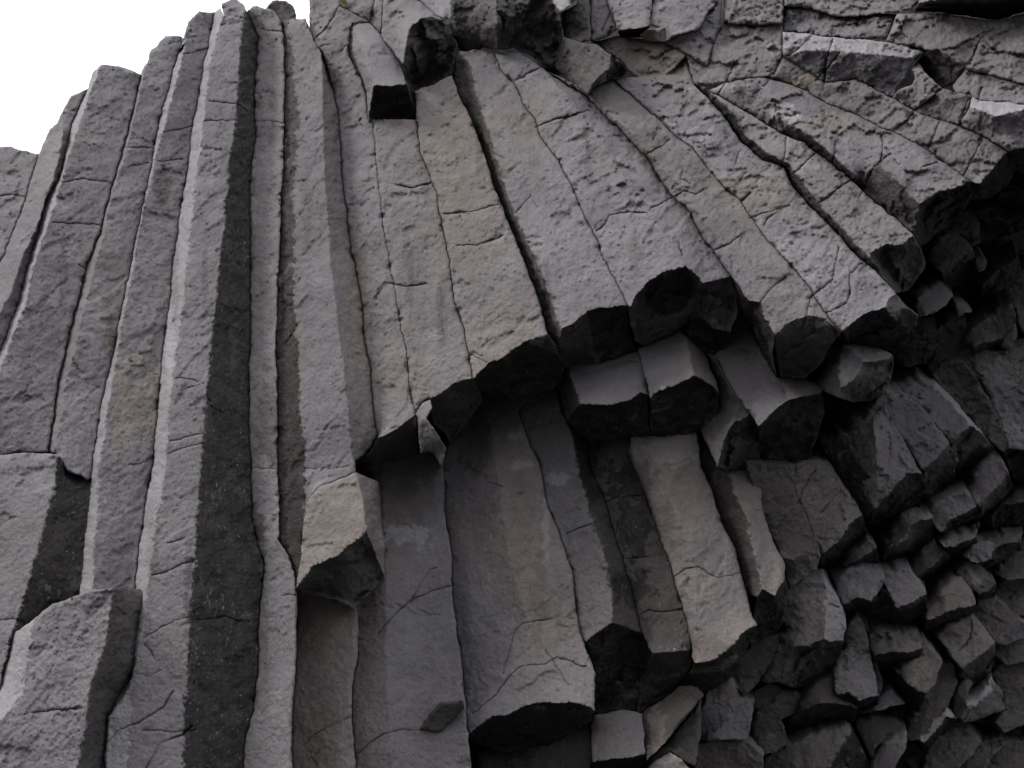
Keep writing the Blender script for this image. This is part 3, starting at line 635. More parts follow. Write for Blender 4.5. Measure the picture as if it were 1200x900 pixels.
B('long pale beam of rock lying nearly level in the upper right', 'A',
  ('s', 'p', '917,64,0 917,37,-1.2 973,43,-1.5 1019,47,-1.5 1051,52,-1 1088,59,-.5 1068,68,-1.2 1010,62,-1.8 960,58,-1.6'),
  ('s', 'g', '917,64,0 960,58,-1.6 1010,62,-1.8 1068,68,-1.2 1088,59,-.5 1070,76,-.5 1050,108,1 1045,115,1.2 1003,93,1 968,98,1'), dY=-.12, rough=1.3, name='basalt_column')
B('shattered fragment with a bright chipped edge beside the rounded hollow', 'A',
  ('s', 'g', '1045,115,1 1050,108,0 1070,98,-1 1073,92,-1 1068,82,-.5 1075,72,0 1088,88,-1.5 1099,98,-1.8 1104,104,-1.5 1090,116,-1 1072,131,1'), dY=-.1, name='basalt_block', cat='rock', rough=1.8)
B('block with a faint pale upper edge right of the shattered fragment', 'A',
  ('s', 'g', '1072,131,1 1090,116,0 1104,104,-1.5 1139,112,-1.5 1134,125,-1 1125,146,0 1101,141,1'), dY=-.12, name='basalt_block', cat='rock')
B('bulky block with a light top corner at the right edge above the cave mouth', 'A',
  ('s', 'p', '1139,112,-1 1147,118,-1 1200,122,-1 1400,120,-1 1400,128,-2.5 1200,128,-2.5 1168,138,-2.5 1150,130,-2.2 1136,124,-1.5'),
  ('s', 'g', '1136,124,-1.5 1150,130,-2.2 1168,138,-2.5 1200,128,-2.5 1400,128,-2.5 1400,175,0 1200,172,0 1181,177,.2 1147,155,.5 1125,146,.5'),
  ('e', 'w', '1181,177,.2 1200,172,0 1400,175,0 1400,215,8 1200,205,8 1188,200,6'), dY=-.15, name='basalt_block', cat='rock', rough=1.2)
B('big smooth slab across the upper right holding a rounded dark hollow', 'A',
  ('s', 'g', '1024,45,0 1040,48,0 1051,16,-.5 1109,16,-.8 1133,20,-.8 1171,23,-.8 1200,16,-.8 1400,10,-.8 1400,105,0 1200,99,0 1136,83,0 1131,80,0 1115,67,-.5 1100,58,-.5 1088,59,-.5 1051,52,0'),
  ('s', 'd', '1088,59,-.5 1100,58,-.5 1115,67,-.5 1131,80,0 1117,99,2.5 1104,104,3 1088,88,3.5 1075,72,3'), dY=-.22, name='basalt_block', cat='rock', rough=1.2)
B('thin block under the smooth slab at the right edge', 'A',
  ('s', 'g', '1117,99,1 1131,80,-.5 1136,83,-.5 1200,99,-.5 1400,105,-.5 1400,120,0 1200,122,0 1147,118,0 1139,112,0 1120,108,.5'), dY=-.14, name='basalt_block', cat='rock')
B('low block cut by many fine cracks left of the big smooth slab', 'A',
  ('s', 'g', '917,29,1 919,8,0 952,11,0 984,20,0 997,20,0 1019,16,0 1051,16,0 1040,48,0 1024,45,0 1019,47,0 973,43,0 917,37,1'), dY=-.15, name='basalt_block', cat='rock', rough=1.8)
B('long dark slab along the top edge, right half', 'A',
  ('s', 'g', '919,8,0 919,-40,0 1077,-40,0 1077,3,0 1067,11,0 1030,17,0 997,20,0 984,20,0 952,11,0'), dY=-.25, name='basalt_block', cat='rock', rough=1.3)
B('overhanging slab with a shaded flat underside in the top right corner', 'A',
  ('s', 'g', '1077,3,0 1077,-40,0 1400,-40,0 1400,-10,-1 1120,-2,-1 1095,1,-1'),
  ('e', 'd', '1072,13,4 1077,3,0 1095,1,-1 1120,-2,-1 1400,-10,-1 1400,12,4 1200,15,5 1171,23,5.5 1133,19,5 1109,16,4.5'), dY=-.5, name='basalt_block', cat='rock')
B('cracked pale block beside the narrow black slot near the top edge', 'A',
  ('s', 'g', '846,25,.5 853,-40,0 919,-40,0 919,8,0 917,29,.5 885,30,.5 860,28,.5'), dY=-.2, name='basalt_block', cat='rock', rough=1.8)
B('squat block left of the narrow black slot', 'A',
  ('s', 'g', '781,49,0 797,41,-.5 820,35,-.5 829,16,-1 843,0,-1 846,5,0 843,30,0 836,50,.5 829,75,1 803,64,.5'), dY=-.12, name='basalt_block', cat='rock', rough=1.2)

# ------------------------------------------------------------------ second tier, behind the first row of broken feet
B('short column end with plain grey front and even black underside, left of its twin', 'M',
  ('s', 'd', '650,430,4 663,425,2 672,447,0 680,473,-2 665,494,3 657,465,4'),
  ('s', 'g', '663,425,2 700,425,1 747,410,1 754,430,0 763,467,0 758,462,-2 749,460,-2 739,468,-2.2 717,474,-2.4 680,473,-2 672,447,0'),
  ('e', 'w', '680,473,-2 717,474,-2.4 739,468,-2.2 749,460,-2 758,462,-2 760,475,0 760,512,5 739,513,5.5 691,517,6 677,509,6 665,494,3'), rough=.9)
B('short column end with glossy yellowish edge and black underside, right of its twin', 'M',
  ('s', 'g', '747,410,1 756,400,2 792,383,2 803,393,1 813,440,-2.5 787,453,-2.4 771,459,-2.2 763,467,-2'),
  ('s', 'b', '803,393,1 829,420,3 836,440,2 843,460,1 828,448,-1 813,440,-2.5'),
  ('e', 'w', '763,467,-2 771,459,-2.2 787,453,-2.4 813,440,-2.5 828,448,-1 843,460,1 843,475,2 839,491,3 821,504,5 797,512,6 760,513,6'), rough=.9, dY=-.05)
B('slender fluted column half hidden right of the twin black undersides', 'M',
  ('s', 'd', '829,415,1 838,417,0 848,440,0 861,460,0 880,488,0 862,495,-1.5 851,508,-1.5 840,547,-2 821,504,3 843,475,3 843,455,3'),
  ('e', 'w', '840,547,-2 851,508,-1.5 862,495,-1.5 880,488,0 889,500,1 895,520,4 884,550,6 864,553,6'), dY=.1)
B('broad smooth hollow faced column below the round dark socket', 'M',
  ('s', 'g', '838,417,1 850,400,1 863,362,1 877,380,1 893,412,0 911,441,0 920,460,0 925,468,-1.5 912,476,-1.8 899,491,-2 889,500,-2 880,488,-1 861,460,0 848,440,.5'),
  ('s', 'b', '911,441,0 944,440,1 965,455,0 963,460,0 945,464,-1 925,468,-1.5 920,460,0'),
  ('e', 'w', '889,500,-2 899,491,-2 912,476,-1.8 925,468,-1.5 945,464,-1 963,460,0 967,480,3 960,504,5 947,540,8 947,552,9 907,555,9 883,551,8 890,520,4'), dY=.12, rough=1)
B('sharp faceted wedge with a small glinting chip, hanging at the cave rim', 'M',
  ('s', 'd', '955,450,3 965,430,2 987,404,-1 984,435,-2 984,455,-2 982,466,-2'),
  ('s', 'g', '987,404,-1 998,412,-1.5 1011,425,-2 1005,440,-2 990,452,-2 984,455,-2 984,435,-2'),
  ('s', 'p', '987,404,-1 1005,404,1 1030,407,2 1048,418,2 1025,425,-1 1011,425,-2 998,412,-1.5'),
  ('e', 'd', '1011,425,-2 1025,425,-1 1048,418,2 1045,440,4 1035,462,5 1018,470,6 1000,472,5 982,466,-2 984,455,-2 990,452,-2 1005,440,-2'), dY=-.1, name='basalt_block', cat='rock', rough=1.2)

# ------------------------------------------------------------------ third tier: the long hanging columns lower middle
B('squat brown flecked column below the jutting brown block', 'L',
  ('s', 'b', '345,680,0 415,700,0 420,720,0 420,767,0 413,805,0 412,830,0 417,900,0 425,1000,0 445,1640,0 330,1640,2 341,1000,2 343,900,2 341,835,2 345,805,2 348,770,2 347,733,2'), dY=-.55)
B('tall column with a dim left side and pale scuffs, beneath the leftmost black foot', 'L',
  ('s', 'b', '405,700,1.8 412,600,1.8 415,530,1.8 447,530,0 450,590,-.3 452,640,-.3 453,700,-.3 453,760,-.3 455,830,-.3 458,900,-.3 468,1000,0 500,1640,0 440,1640,1.8 425,1000,1.8 417,900,1.8 412,830,1.8 413,805,1.8 420,767,1.8'),
  ('s', 'g', '447,530,0 470,510,0 500,500,0 518,520,.5 520,560,.6 522,600,.6 530,650,.6 530,700,.6 537,753,.6 543,790,.6 545,827,.6 549,862,.6 550,900,.6 562,1000,.6 640,1640,.6 500,1640,0 468,1000,0 458,900,-.3 455,830,-.3 453,760,-.3 453,700,-.3 452,640,-.3 450,590,-.3'), dY=-.35)
B('large hanging column with a broad black arched foot, lower middle', 'L',
  ('s', 'g', '518,540,2 523,520,2 545,480,2 566,460,2 577,513,0 583,560,-.5 590,610,-1 600,667,-1 617,723,-1 618,767,-1.2 615,827,-2 593,838,-1.5 577,840,-1.2 550,860,0 545,827,1.5 543,790,1.8 537,753,2 530,700,2 530,650,2 522,600,2'),
  ('s', 'b', '566,460,2 600,455,1 625,460,1 607,480,.6 613,500,0 633,550,0 642,593,0 660,640,0 670,667,0 675,717,0 680,743,0 688,763,-.5 697,787,-.8 697,817,-1 697,833,-1 680,825,-1.8 660,823,-2 635,823,-2 615,827,-2 618,767,-1.2 617,723,-1 600,667,-1 590,610,-1 583,560,-.5 577,513,0'),
  ('e', 'w', '550,860,0 577,840,-1.2 593,838,-1.5 615,827,-2 635,823,-2 660,823,-2 680,825,-1.8 697,833,-1 692,845,2 665,862,6 633,875,8 590,883,8.5 565,875,7 553,868,4'), dY=-.05)
B('hanging column with faint vertical crack on its left and a black hollow at its foot', 'L',
  ('s', 'g', '607,480,1 625,455,1 650,440,1 653,467,-.3 669,507,-.8 680,555,-1 691,600,-1 707,643,-1 713,677,-1 717,708,-1 719,729,-1 700,740,-.6 685,752,-.2 680,743,.3 675,717,.4 670,667,.4 660,640,.4 642,593,.4 633,550,.5 613,500,.8'),
  ('s', 'd', '650,440,1 670,490,2 688,517,2.2 693,552,2.2 709,589,2.2 720,627,2.2 732,664,2.2 741,700,2.2 749,729,2.2 752,744,2.2 738,736,1 719,729,-1 717,708,-1 713,677,-1 707,643,-1 691,600,-1 680,555,-1 669,507,-.8 653,467,-.3'),
  ('e', 'w', '685,752,-.2 700,740,-.6 719,729,-1 738,736,1 752,744,3 764,763,4 755,790,7 748,812,8 745,833,9 728,834,9 697,838,9 695,810,6 697,787,4 688,763,1'), dY=0)
B('hanging column blotched with dark rectangular damp patches', 'L',
  ('s', 'd', '680,500,2 745,500,1 757,581,.5 771,621,.4 787,665,.3 800,711,.2 809,748,.2 809,761,0 787,765,-.2 764,765,0 753,744,2 749,729,2 741,700,2 732,664,2 720,627,2 709,589,2 693,552,2 688,517,2'),
  ('e', 'd', '764,765,0 787,765,-.2 809,761,0 812,778,3 797,800,6 785,812,8 760,830,9 749,836,9 745,833,9 750,800,7 758,780,3'), dY=.05)
B('column with a yellow stained head, ending in a pale torn corner', 'L',
  ('s', 'b', '737,530,.6 742,500,.5 815,495,.5 790,530,.3 773,555,-.3 797,613,-.6 813,659,-.8 816,700,-1 813,775,-.5 809,748,.8 800,711,.8 787,665,.8 771,621,1 757,581,1'),
  ('s', 'b', '815,495,.5 821,547,.8 835,576,1 845,611,1 861,643,1 868,672,1 875,695,.8 881,721,.5 887,732,0 870,742,-1 856,761,-1 836,773,-1 817,777,-.8 813,775,-.5 816,700,-1 813,659,-.8 797,613,-.6 773,555,-.3 790,530,.3'),
  ('e', 'w', '813,775,-.5 817,777,-.8 836,773,-1 856,761,-1 870,742,-1 887,732,0 880,750,3 862,790,7 835,810,9 800,815,9 797,800,8 811,783,4'), dY=-.1)
B('narrow ribbed column with a greenish tinge, right of the yellow stained head', 'L',
  ('s', 'd', '813,512,3 818,500,3 840,500,3 850,545,1 862,580,-.5 876,610,-.8 884,650,-1 893,690,-1 887,700,-.5 875,695,2.5 868,672,3 861,643,3 845,611,3 835,576,3 821,547,3'),
  ('s', 'b', '840,500,3 875,500,2 890,540,2 893,592,1.5 901,621,1.2 911,643,1 919,659,.8 921,678,0 907,697,-.6 893,690,-1 884,650,-1 876,610,-.8 862,580,-.5 850,545,1'),
  ('e', 'w', '887,700,-.5 893,690,-1 907,697,-.6 921,678,0 925,695,4 915,735,6 899,745,8 880,760,8 880,735,4'), dY=-.02)
B('sooty column stub with a curved crack high on it, below the black feet', 'C',
  ('s', 'd', '872,540,2 923,545,2 936,587,0 952,624,-1 963,651,-2 945,645,-2 930,655,-2 917,653,-1.5 901,621,1 885,580,2'),
  ('s', 'g', '917,653,-1.5 930,655,-2 945,645,-2 963,651,-2 958,668,-1.5 941,678,-1 925,690,0 919,670,1'), dY=-.75)
B('flat grey slab like column end with two nested cracks, under the black feet', 'C',
  ('s', 'g', '923,545,2 945,540,2 971,539,2 987,568,0 1011,603,-1.5 997,615,-2 985,632,-2 968,647,-2 963,651,-1.5 952,624,0 936,587,1'),
  ('e', 'w', '963,651,-1.5 968,647,-2 985,632,-2 997,615,-2 1011,603,-1.5 1017,625,2 1000,645,5 985,665,5 965,670,4'), dY=-.65)
B('dark narrow side face between the slab and the big split wedge', 'C',
  ('s', 'w', '958,515,2 987,507,0 1005,540,-1 1029,568,-2 1024,597,-2 1016,610,0 1005,600,1 987,568,2 971,539,2'), dY=-.62)
B('big wedge of stone split down its middle, right of centre', 'C',
  ('s', 'g', '987,507,2 1021,483,1 1026,510,-1.5 1029,568,-2.5 1024,597,-2 1010,560,0'),
  ('s', 'g', '1021,483,1 1037,478,1 1060,520,-.5 1080,555,-1.5 1064,553,-2.5 1045,575,-2.5 1024,597,-2 1029,568,-2.5 1026,510,-1.5'),
  ('e', 'w', '1024,597,-2 1045,575,-2.5 1064,553,-2.5 1080,555,-1.5 1086,572,1 1077,597,4 1055,612,5 1040,620,5 1019,613,3'), dY=-.65, rough=1.3)
B('long smooth facet sloping to a small square notch, left of the bright edged one', 'C',
  ('s', 'g', '1018,482,1.5 1037,455,1.5 1064,461,1 1090,490,-.5 1112,520,-1.8 1098,535,-2 1083,552,-1.8 1060,520,0'),
  ('e', 'd', '1083,552,-1.8 1098,535,-2 1112,520,-1.8 1123,541,0 1118,563,2 1105,575,4 1085,590,4 1082,570,1'), dY=-.55)
B('column end with a thin bright line along its right edge', 'C',
  ('s', 'g', '1060,458,1.5 1078,442,1.5 1093,451,1 1118,477,-.5 1139,499,-2 1125,508,-2 1115,522,-1.8 1090,490,0'),
  ('s', 'p', '1093,451,1 1097,449,1.5 1122,474,.5 1150,508,-.5 1139,499,-2 1118,477,-.5'),
  ('e', 'd', '1115,522,-1.8 1125,508,-2 1139,499,-2 1150,508,-.5 1163,523,0 1152,540,2 1135,568,4 1124,563,4 1121,541,1'), dY=-.5)
B('dim ribbed column end right of the one with a thin bright line', 'C',
  ('s', 'd', '1092,440,2 1104,425,1.5 1128,424,0 1150,452,-.6 1172,490,-1.2 1182,526,-1.8 1176,531,-1.8 1150,508,-.4 1122,474,1 1098,449,1.6'),
  ('e', 'w', '1176,531,-1.8 1182,526,-1.8 1200,523,-1.5 1204,545,1 1196,570,4 1186,556,2'), dY=-.38, rough=1.2)
B('wide rough column face against the right edge, above halfway', 'C',
  ('s', 'g', '1120,420,2.5 1135,405,2 1165,412,.5 1188,430,-.4 1205,470,-1.2 1400,520,-2 1400,560,-2 1200,527,-2 1182,526,-1.6 1172,490,-.6 1150,452,.6 1128,424,2'),
  ('s', 'd', '1165,412,.5 1200,405,1 1400,410,1 1400,520,-2 1205,470,-1.2 1188,430,-.4'), dY=-.42, rough=1.4)
B('tilted square ended block nearest the right edge at mid height', 'C',
  ('s', 'g', '1135,573,1 1148,545,.5 1163,524,0 1174,538,-1 1183,553,-2 1168,572,-2 1149,593,-2 1140,583,-1'),
  ('e', 'd', '1149,593,-2 1168,572,-2 1183,553,-2 1186,567,0 1175,585,2 1163,600,3 1150,606,3'), dY=-.4)
B('block with a nicked pale top left of the tilted square ended block', 'C',
  ('s', 'g', '1086,603,1 1095,590,0 1109,581,-.5 1124,576,-1 1133,577,-2 1147,591,-2 1128,602,-2 1114,608,-2 1107,622,-1.5 1101,624,-1'),
  ('e', 'w', '1101,624,-1 1107,622,-1.5 1114,608,-2 1128,602,-2 1147,591,-2 1150,606,1 1135,620,4 1110,632,4'), dY=-.35, rough=1.3)
B('scooped stone with a smooth curved lip and a rough brown side', 'C',
  ('s', 'g', '1036,645,1 1045,620,1 1057,603,.5 1072,598,0 1084,600,-1 1092,607,-1.5 1080,608,-2.2 1067,614,-2.3 1061,632,-2.3 1050,640,-2'),
  ('e', 'b', '1036,645,1 1050,640,-2 1061,632,-2.3 1067,614,-2.3 1080,608,-2.2 1092,607,-1.5 1093,625,1 1078,650,3 1064,660,4 1037,668,4'), dY=-.35, rough=1.3)
B('small blunt stone left of the scooped stone', 'C',
  ('s', 'g', '984,667,1 995,651,0 1008,640,0 1019,632,-.5 1028,642,-1.5 1015,650,-2 1002,658,-2'),
  ('e', 'w', '984,667,1 1002,658,-2 1015,650,-2 1028,642,-1.5 1032,655,1 1027,669,3 1008,672,3'), dY=-.4)
B('thin chipped flake lying level under the block with a nicked pale top', 'C',
  ('s', 'g', '1099,633,1 1110,628,0 1125,622,0 1138,622,-.5 1148,617,-1 1144,627,-2 1133,633,-2 1120,640,-2.2 1106,641,-2 1101,637,-1.5'),
  ('e', 'w', '1101,637,-1.5 1106,641,-2 1120,640,-2.2 1133,633,-2 1144,627,-2 1146,634,0 1130,648,2 1110,652,2'), dY=-.3, rough=1.3)
B('rounded cube like stone with a faint rusty mark, right of the chipped flake', 'C',
  ('s', 'g', '1127,650,1 1140,638,0 1155,632,0 1166,640,-1 1160,655,-2 1147,661,-2 1138,658,-1.5'),
  ('s', 'd', '1155,632,0 1175,624,1 1197,624,1 1195,634,-.5 1180,636,-1.5 1166,640,-1'),
  ('e', 'w', '1138,658,-1.5 1147,661,-2 1160,655,-2 1166,640,-1 1180,636,-1.5 1195,634,-.5 1198,650,3 1170,668,4 1145,672,3'), dY=-.25, rough=1.2)
B('dim slanting wedge beneath the scooped stone', 'C',
  ('s', 'd', '1066,665,1 1078,645,0 1093,632,0 1107,648,-1 1098,660,-2 1085,668,-2 1074,675,-1.5'),
  ('e', 'w', '1074,675,-1.5 1085,668,-2 1098,660,-2 1107,648,-1 1115,655,1 1100,675,4 1084,695,4 1078,685,2'), dY=-.2)

# ------------------------------------------------------------------ the cave roof: column ends along and behind the rim, upper right
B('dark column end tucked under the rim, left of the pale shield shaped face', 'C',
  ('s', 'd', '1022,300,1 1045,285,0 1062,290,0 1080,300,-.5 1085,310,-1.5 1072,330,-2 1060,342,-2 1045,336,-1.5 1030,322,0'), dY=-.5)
B('stone with a lit ribbed top above the pale shield shaped face', 'C',
  ('s', 'g', '1088,300,1 1100,280,0 1108,272,0 1120,277,-.5 1132,286,-1.5 1141,295,-2 1130,299,-2.3 1120,305,-2.3 1112,314,-2.2 1104,322,-2 1094,312,-1'),
  ('e', 'd', '1104,322,-2 1112,314,-2.2 1120,305,-2.3 1130,299,-2.3 1141,295,-2 1146,310,1 1143,325,3 1130,345,4 1118,345,4 1106,335,2'), dY=-.35)
B('pale shield shaped face standing out in the dark cave', 'C',
  ('s', 'g', '1074,366,0 1076,350,0 1085,340,0 1098,334,0 1107,335,-.5 1117,346,-1 1108,358,-1.8 1097,367,-2 1085,371,-2 1078,372,-1'), dY=-.5, rough=.5)
B('small pale fin right of the shield shaped face', 'C',
  ('s', 'g', '1119,353,0 1130,355,-.3 1139,364,-1 1130,366,-1.5 1124,370,-1.5 1121,362,-.5'), dY=-.4, name='basalt_block', cat='rock', rough=.5)
B('small upright pale chip high in the dark cave', 'C',
  ('s', 'g', '1145,303,0 1152,301,0 1157,306,-.5 1154,316,-1 1148,320,-1 1144,312,0'), dY=-.4, name='basalt_block', cat='rock', rough=.5)
B('stone edged with a thin curved wet gleam at the right of the cave', 'C',
  ('s', 'd', '1148,334,1 1160,318,0 1175,306,-.3 1192,300,-1 1194,304,-2 1182,308,-2 1170,317,-2 1160,326,-2 1152,335,-1.5'),
  ('e', 'w', '1152,335,-1.5 1160,326,-2 1170,317,-2 1182,308,-2 1194,304,-2 1198,325,2 1185,350,4 1165,360,4 1150,352,3'), dY=-.35)
B('boxy stone with a short wet glint on its face', 'C',
  ('s', 'd', '1128,398,1 1138,384,0 1152,374,0 1166,368,-.5 1170,380,-1.5 1173,397,-2 1158,400,-2 1140,407,-2'),
  ('e', 'w', '1140,407,-2 1158,400,-2 1173,397,-2 1174,412,1 1168,425,3 1150,428,3 1140,422,1'), dY=-.35)
B('worn pillar stub right of the boxy stone with the glint', 'C',
  ('s', 'd', '1166,366,0 1172,357,-.5 1186,353,-1 1190,372,-1.5 1192,395,-2 1183,413,-2 1174,405,-1.5 1172,388,-1'), dY=-.3)
B('upright dark face just inside the cave, below the smooth leaning band', 'C',
  ('s', 'd', '1100,262,0 1108,248,0 1130,238,-.5 1134,250,-1 1148,262,-1.5 1150,285,-2 1140,290,-2 1120,273,-1'), dY=-.1)
B('shelf of dim stone with a wavy lower lip, deep in the cave top', 'C',
  ('s', 'd', '1125,240,1 1150,240,0 1185,245,0 1400,235,0 1400,245,-1 1200,252,-1.8 1185,255,-2 1178,261,-2 1165,256,-2 1148,257,-2 1135,250,-1'),
  ('e', 'w', '1135,250,-1 1148,257,-2 1165,256,-2 1178,261,-2 1185,255,-2 1200,252,-1.8 1400,245,-1 1400,290,4 1190,300,4 1160,298,3 1150,285,2'), dY=.2)
B('dim column end at the right edge below the wavy shelf', 'C',
  ('s', 'd', '1160,300,1 1175,262,0 1195,256,0 1400,250,0 1400,300,-1 1200,298,-1.5 1180,302,-1'), dY=.35)
B('black angular stub under the white crumbled corner', 'C',
  ('s', 'w', '1040,360,0 1055,345,0 1073,352,0 1078,372,-.5 1095,372,-1 1100,400,-1.5 1085,425,-2 1060,432,-1 1045,420,0'), dY=-.1)
B('sunken dark column end between the sharp wedge and the boxy stone', 'C',
  ('s', 'd', '1085,425,1 1090,395,0 1110,375,0 1130,372,-.5 1138,392,-1 1143,425,-1.5 1130,440,-2 1112,442,-2 1098,450,-1.5'), dY=-.05)
B('low rounded stub at the right edge under the worn pillar stub', 'C',
  ('s', 'd', '1150,432,1 1168,418,0 1195,400,0 1400,385,0 1400,440,-1 1215,432,-1.5 1180,440,-1.5'), dY=-.1)
B('dark slanted stone at the right edge above the worn pillar stub', 'C',
  ('s', 'd', '1165,358,1 1180,335,0 1198,315,0 1400,300,0 1400,390,-1 1200,398,-1.5 1192,375,-1.5 1186,354,-1'), dY=.05)

# ------------------------------------------------------------------ the tumble of column ends, lower right
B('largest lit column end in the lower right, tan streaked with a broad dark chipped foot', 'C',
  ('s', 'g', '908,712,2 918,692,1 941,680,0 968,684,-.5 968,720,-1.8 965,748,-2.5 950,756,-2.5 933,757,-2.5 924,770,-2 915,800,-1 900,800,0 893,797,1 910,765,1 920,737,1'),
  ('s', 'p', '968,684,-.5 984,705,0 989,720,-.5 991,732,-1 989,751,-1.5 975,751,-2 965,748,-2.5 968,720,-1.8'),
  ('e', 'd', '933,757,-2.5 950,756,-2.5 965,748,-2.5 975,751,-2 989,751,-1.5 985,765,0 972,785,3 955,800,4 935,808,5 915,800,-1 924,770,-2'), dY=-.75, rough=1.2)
B('rumpled grey stone above the flat dark slab', 'C',
  ('s', 'g', '978,680,1 990,668,0 1008,665,0 1030,668,0 1037,674,0 1037,684,-1 1028,697,-2 1021,705,-2.2 1012,701,-2.4 1005,700,-2.4 998,705,-2 987,708,-1.5'),
  ('e', 'w', '987,708,-1.5 998,705,-2 1005,700,-2.4 1012,701,-2.4 1021,705,-2.2 1028,697,-2 1030,710,2 1015,725,4 1000,725,4'), dY=-.5, rough=1.3)
B('faceted stone with a clean square corner above the flat dark slab', 'C',
  ('s', 'g', '1030,672,1 1050,667,0 1066,665,0 1076,680,-.8 1085,695,-2 1070,706,-2.2 1051,713,-2 1044,698,-1'),
  ('e', 'd', '1051,713,-2 1070,706,-2.2 1085,695,-2 1087,716,0 1075,725,2 1060,735,4 1025,732,4 1012,730,3 1022,712,1 1036,690,-1 1044,698,-1'), dY=-.4)
B('olive tinted stone with a thin crack, right of the clean square corner', 'C',
  ('s', 'o', '1085,715,1 1098,695,0 1115,680,0 1128,678,0 1140,692,-.8 1144,709,-2 1130,712,-2.2 1118,714,-2.2 1102,722,-2 1088,728,-1.5'),
  ('e', 'w', '1088,728,-1.5 1102,722,-2 1118,714,-2.2 1130,712,-2.2 1144,709,-2 1143,717,0 1128,727,2 1100,740,4 1083,744,4'), dY=-.35)
B('stubby stone behind the olive tinted one', 'C',
  ('s', 'd', '1120,672,1 1135,660,0 1150,665,0 1167,685,-1.5 1158,692,-2 1147,697,-2 1140,690,-1'),
  ('e', 'w', '1147,697,-2 1158,692,-2 1167,685,-1.5 1166,700,1 1150,715,3 1145,708,1'), dY=-.3)
B('flat dark slab lying level over a black gap', 'C',
  ('s', 'd', '1015,752,1 1020,742,0 1045,738,0 1075,738,0 1082,750,-.8 1082,760,-1.5 1068,766,-2 1045,765,-2 1024,768,-1.8'),
  ('e', 'w', '1024,768,-1.8 1045,765,-2 1068,766,-2 1082,760,-1.5 1080,775,2 1060,785,4 1030,785,4 1022,780,2'), dY=-.35)
B('column end with a greenish pale ribbed face below the flat dark slab', 'C',
  ('s', 'o', '1049,786,1 1062,778,0 1078,770,0 1082,748,0 1096,765,-.8 1104,777,-1.5 1098,790,-2 1095,803,-2.2 1084,813,-2.4 1075,810,-2 1062,800,-1'),
  ('s', 'w', '1049,786,1 1062,800,-1 1075,810,-2 1084,813,-2.4 1078,832,1 1066,825,3 1052,805,3'), dY=-.3)
B('block marked with a curved hairline crack, right of the greenish ribbed face', 'C',
  ('s', 'g', '1100,745,1 1112,733,0 1128,727,0 1142,722,0 1155,738,-.8 1167,754,-2 1148,768,-2 1127,783,-2 1115,768,-1'),
  ('e', 'd', '1127,783,-2 1148,768,-2 1167,754,-2 1165,775,1 1158,790,2 1140,812,4 1125,812,4 1122,800,2'), dY=-.25)
B('dark cubic stone with a pale lower face near the right edge', 'C',
  ('s', 'd', '1135,720,1 1148,705,0 1165,698,0 1180,712,-.5 1191,725,-1.5 1180,735,-2 1168,755,-2 1155,738,-1'),
  ('s', 'g', '1168,755,-2 1180,735,-2 1191,725,-1.5 1205,735,0 1200,748,0 1180,756,-1'), dY=-.15)
B('curved dark slab leaning left of the greenish ribbed face', 'C',
  ('s', 'd', '1000,725,1 1013,722,0 1020,745,-.5 1026,775,-1 1035,800,-1 1030,818,-1.5 1016,812,-1 1010,780,0'), dY=-.1)
B('narrow ribbed column end in the lower right, streaked with white drips', 'C',
  ('s', 'g', '981,770,.5 990,762,0 1005,760,-.5 1019,764,0 1025,790,-.8 1029,815,-1.8 1018,817,-2 1008,822,-2 995,813,-2 980,815,-1.5 978,790,-.5'),
  ('s', 'd', '988,765,1 992,735,0 1003,720,0 1013,735,0 1019,764,-.3 1005,760,-.5 990,762,0'),
  ('e', 'w', '980,815,-1.5 995,813,-2 1008,822,-2 1018,817,-2 1029,815,-1.8 1030,825,1 1010,838,3 985,835,3'), dY=-.4, rough=1.2)
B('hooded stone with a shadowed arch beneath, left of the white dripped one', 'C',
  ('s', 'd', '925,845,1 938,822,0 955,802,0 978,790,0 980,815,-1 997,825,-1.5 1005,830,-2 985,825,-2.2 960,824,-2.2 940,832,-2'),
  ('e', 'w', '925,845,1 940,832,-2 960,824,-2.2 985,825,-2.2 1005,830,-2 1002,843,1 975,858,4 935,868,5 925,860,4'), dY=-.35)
B('pale rounded slab on the bottom edge, below the hooded stone', 'C',
  ('s', 'g', '928,872,1 950,858,0 975,850,0 992,848,-.5 998,855,-1 985,878,-1.8 970,900,-2 960,940,-2 920,940,0'),
  ('s', 'w', '998,855,-1 1008,875,1 1020,900,2 1020,940,2 960,940,-2 970,900,-2 985,878,-1.8'), dY=-.25)
B('dim hollow stone right of the pale rounded slab', 'C',
  ('s', 'd', '1000,840,1 1020,838,0 1045,842,0 1062,850,-.5 1045,862,-1.5 1028,875,-2 1022,890,-1.5 1010,870,0'), dY=0)
B('small wedge stone with a light upper face below the white dripped one', 'C',
  ('s', 'g', '1007,835,1 1022,825,0 1033,815,0 1045,808,-.5 1053,817,-1 1061,826,-1.5 1045,829,-2 1029,834,-2'), dY=-.15)
B('pale leaf shaped stone standing on the bottom edge', 'C',
  ('s', 'g', '1025,888,1 1038,872,0 1050,862,0 1064,857,-.5 1063,875,-1.5 1052,893,-2 1040,920,-2 1020,930,0'), dY=-.3, rough=.5)
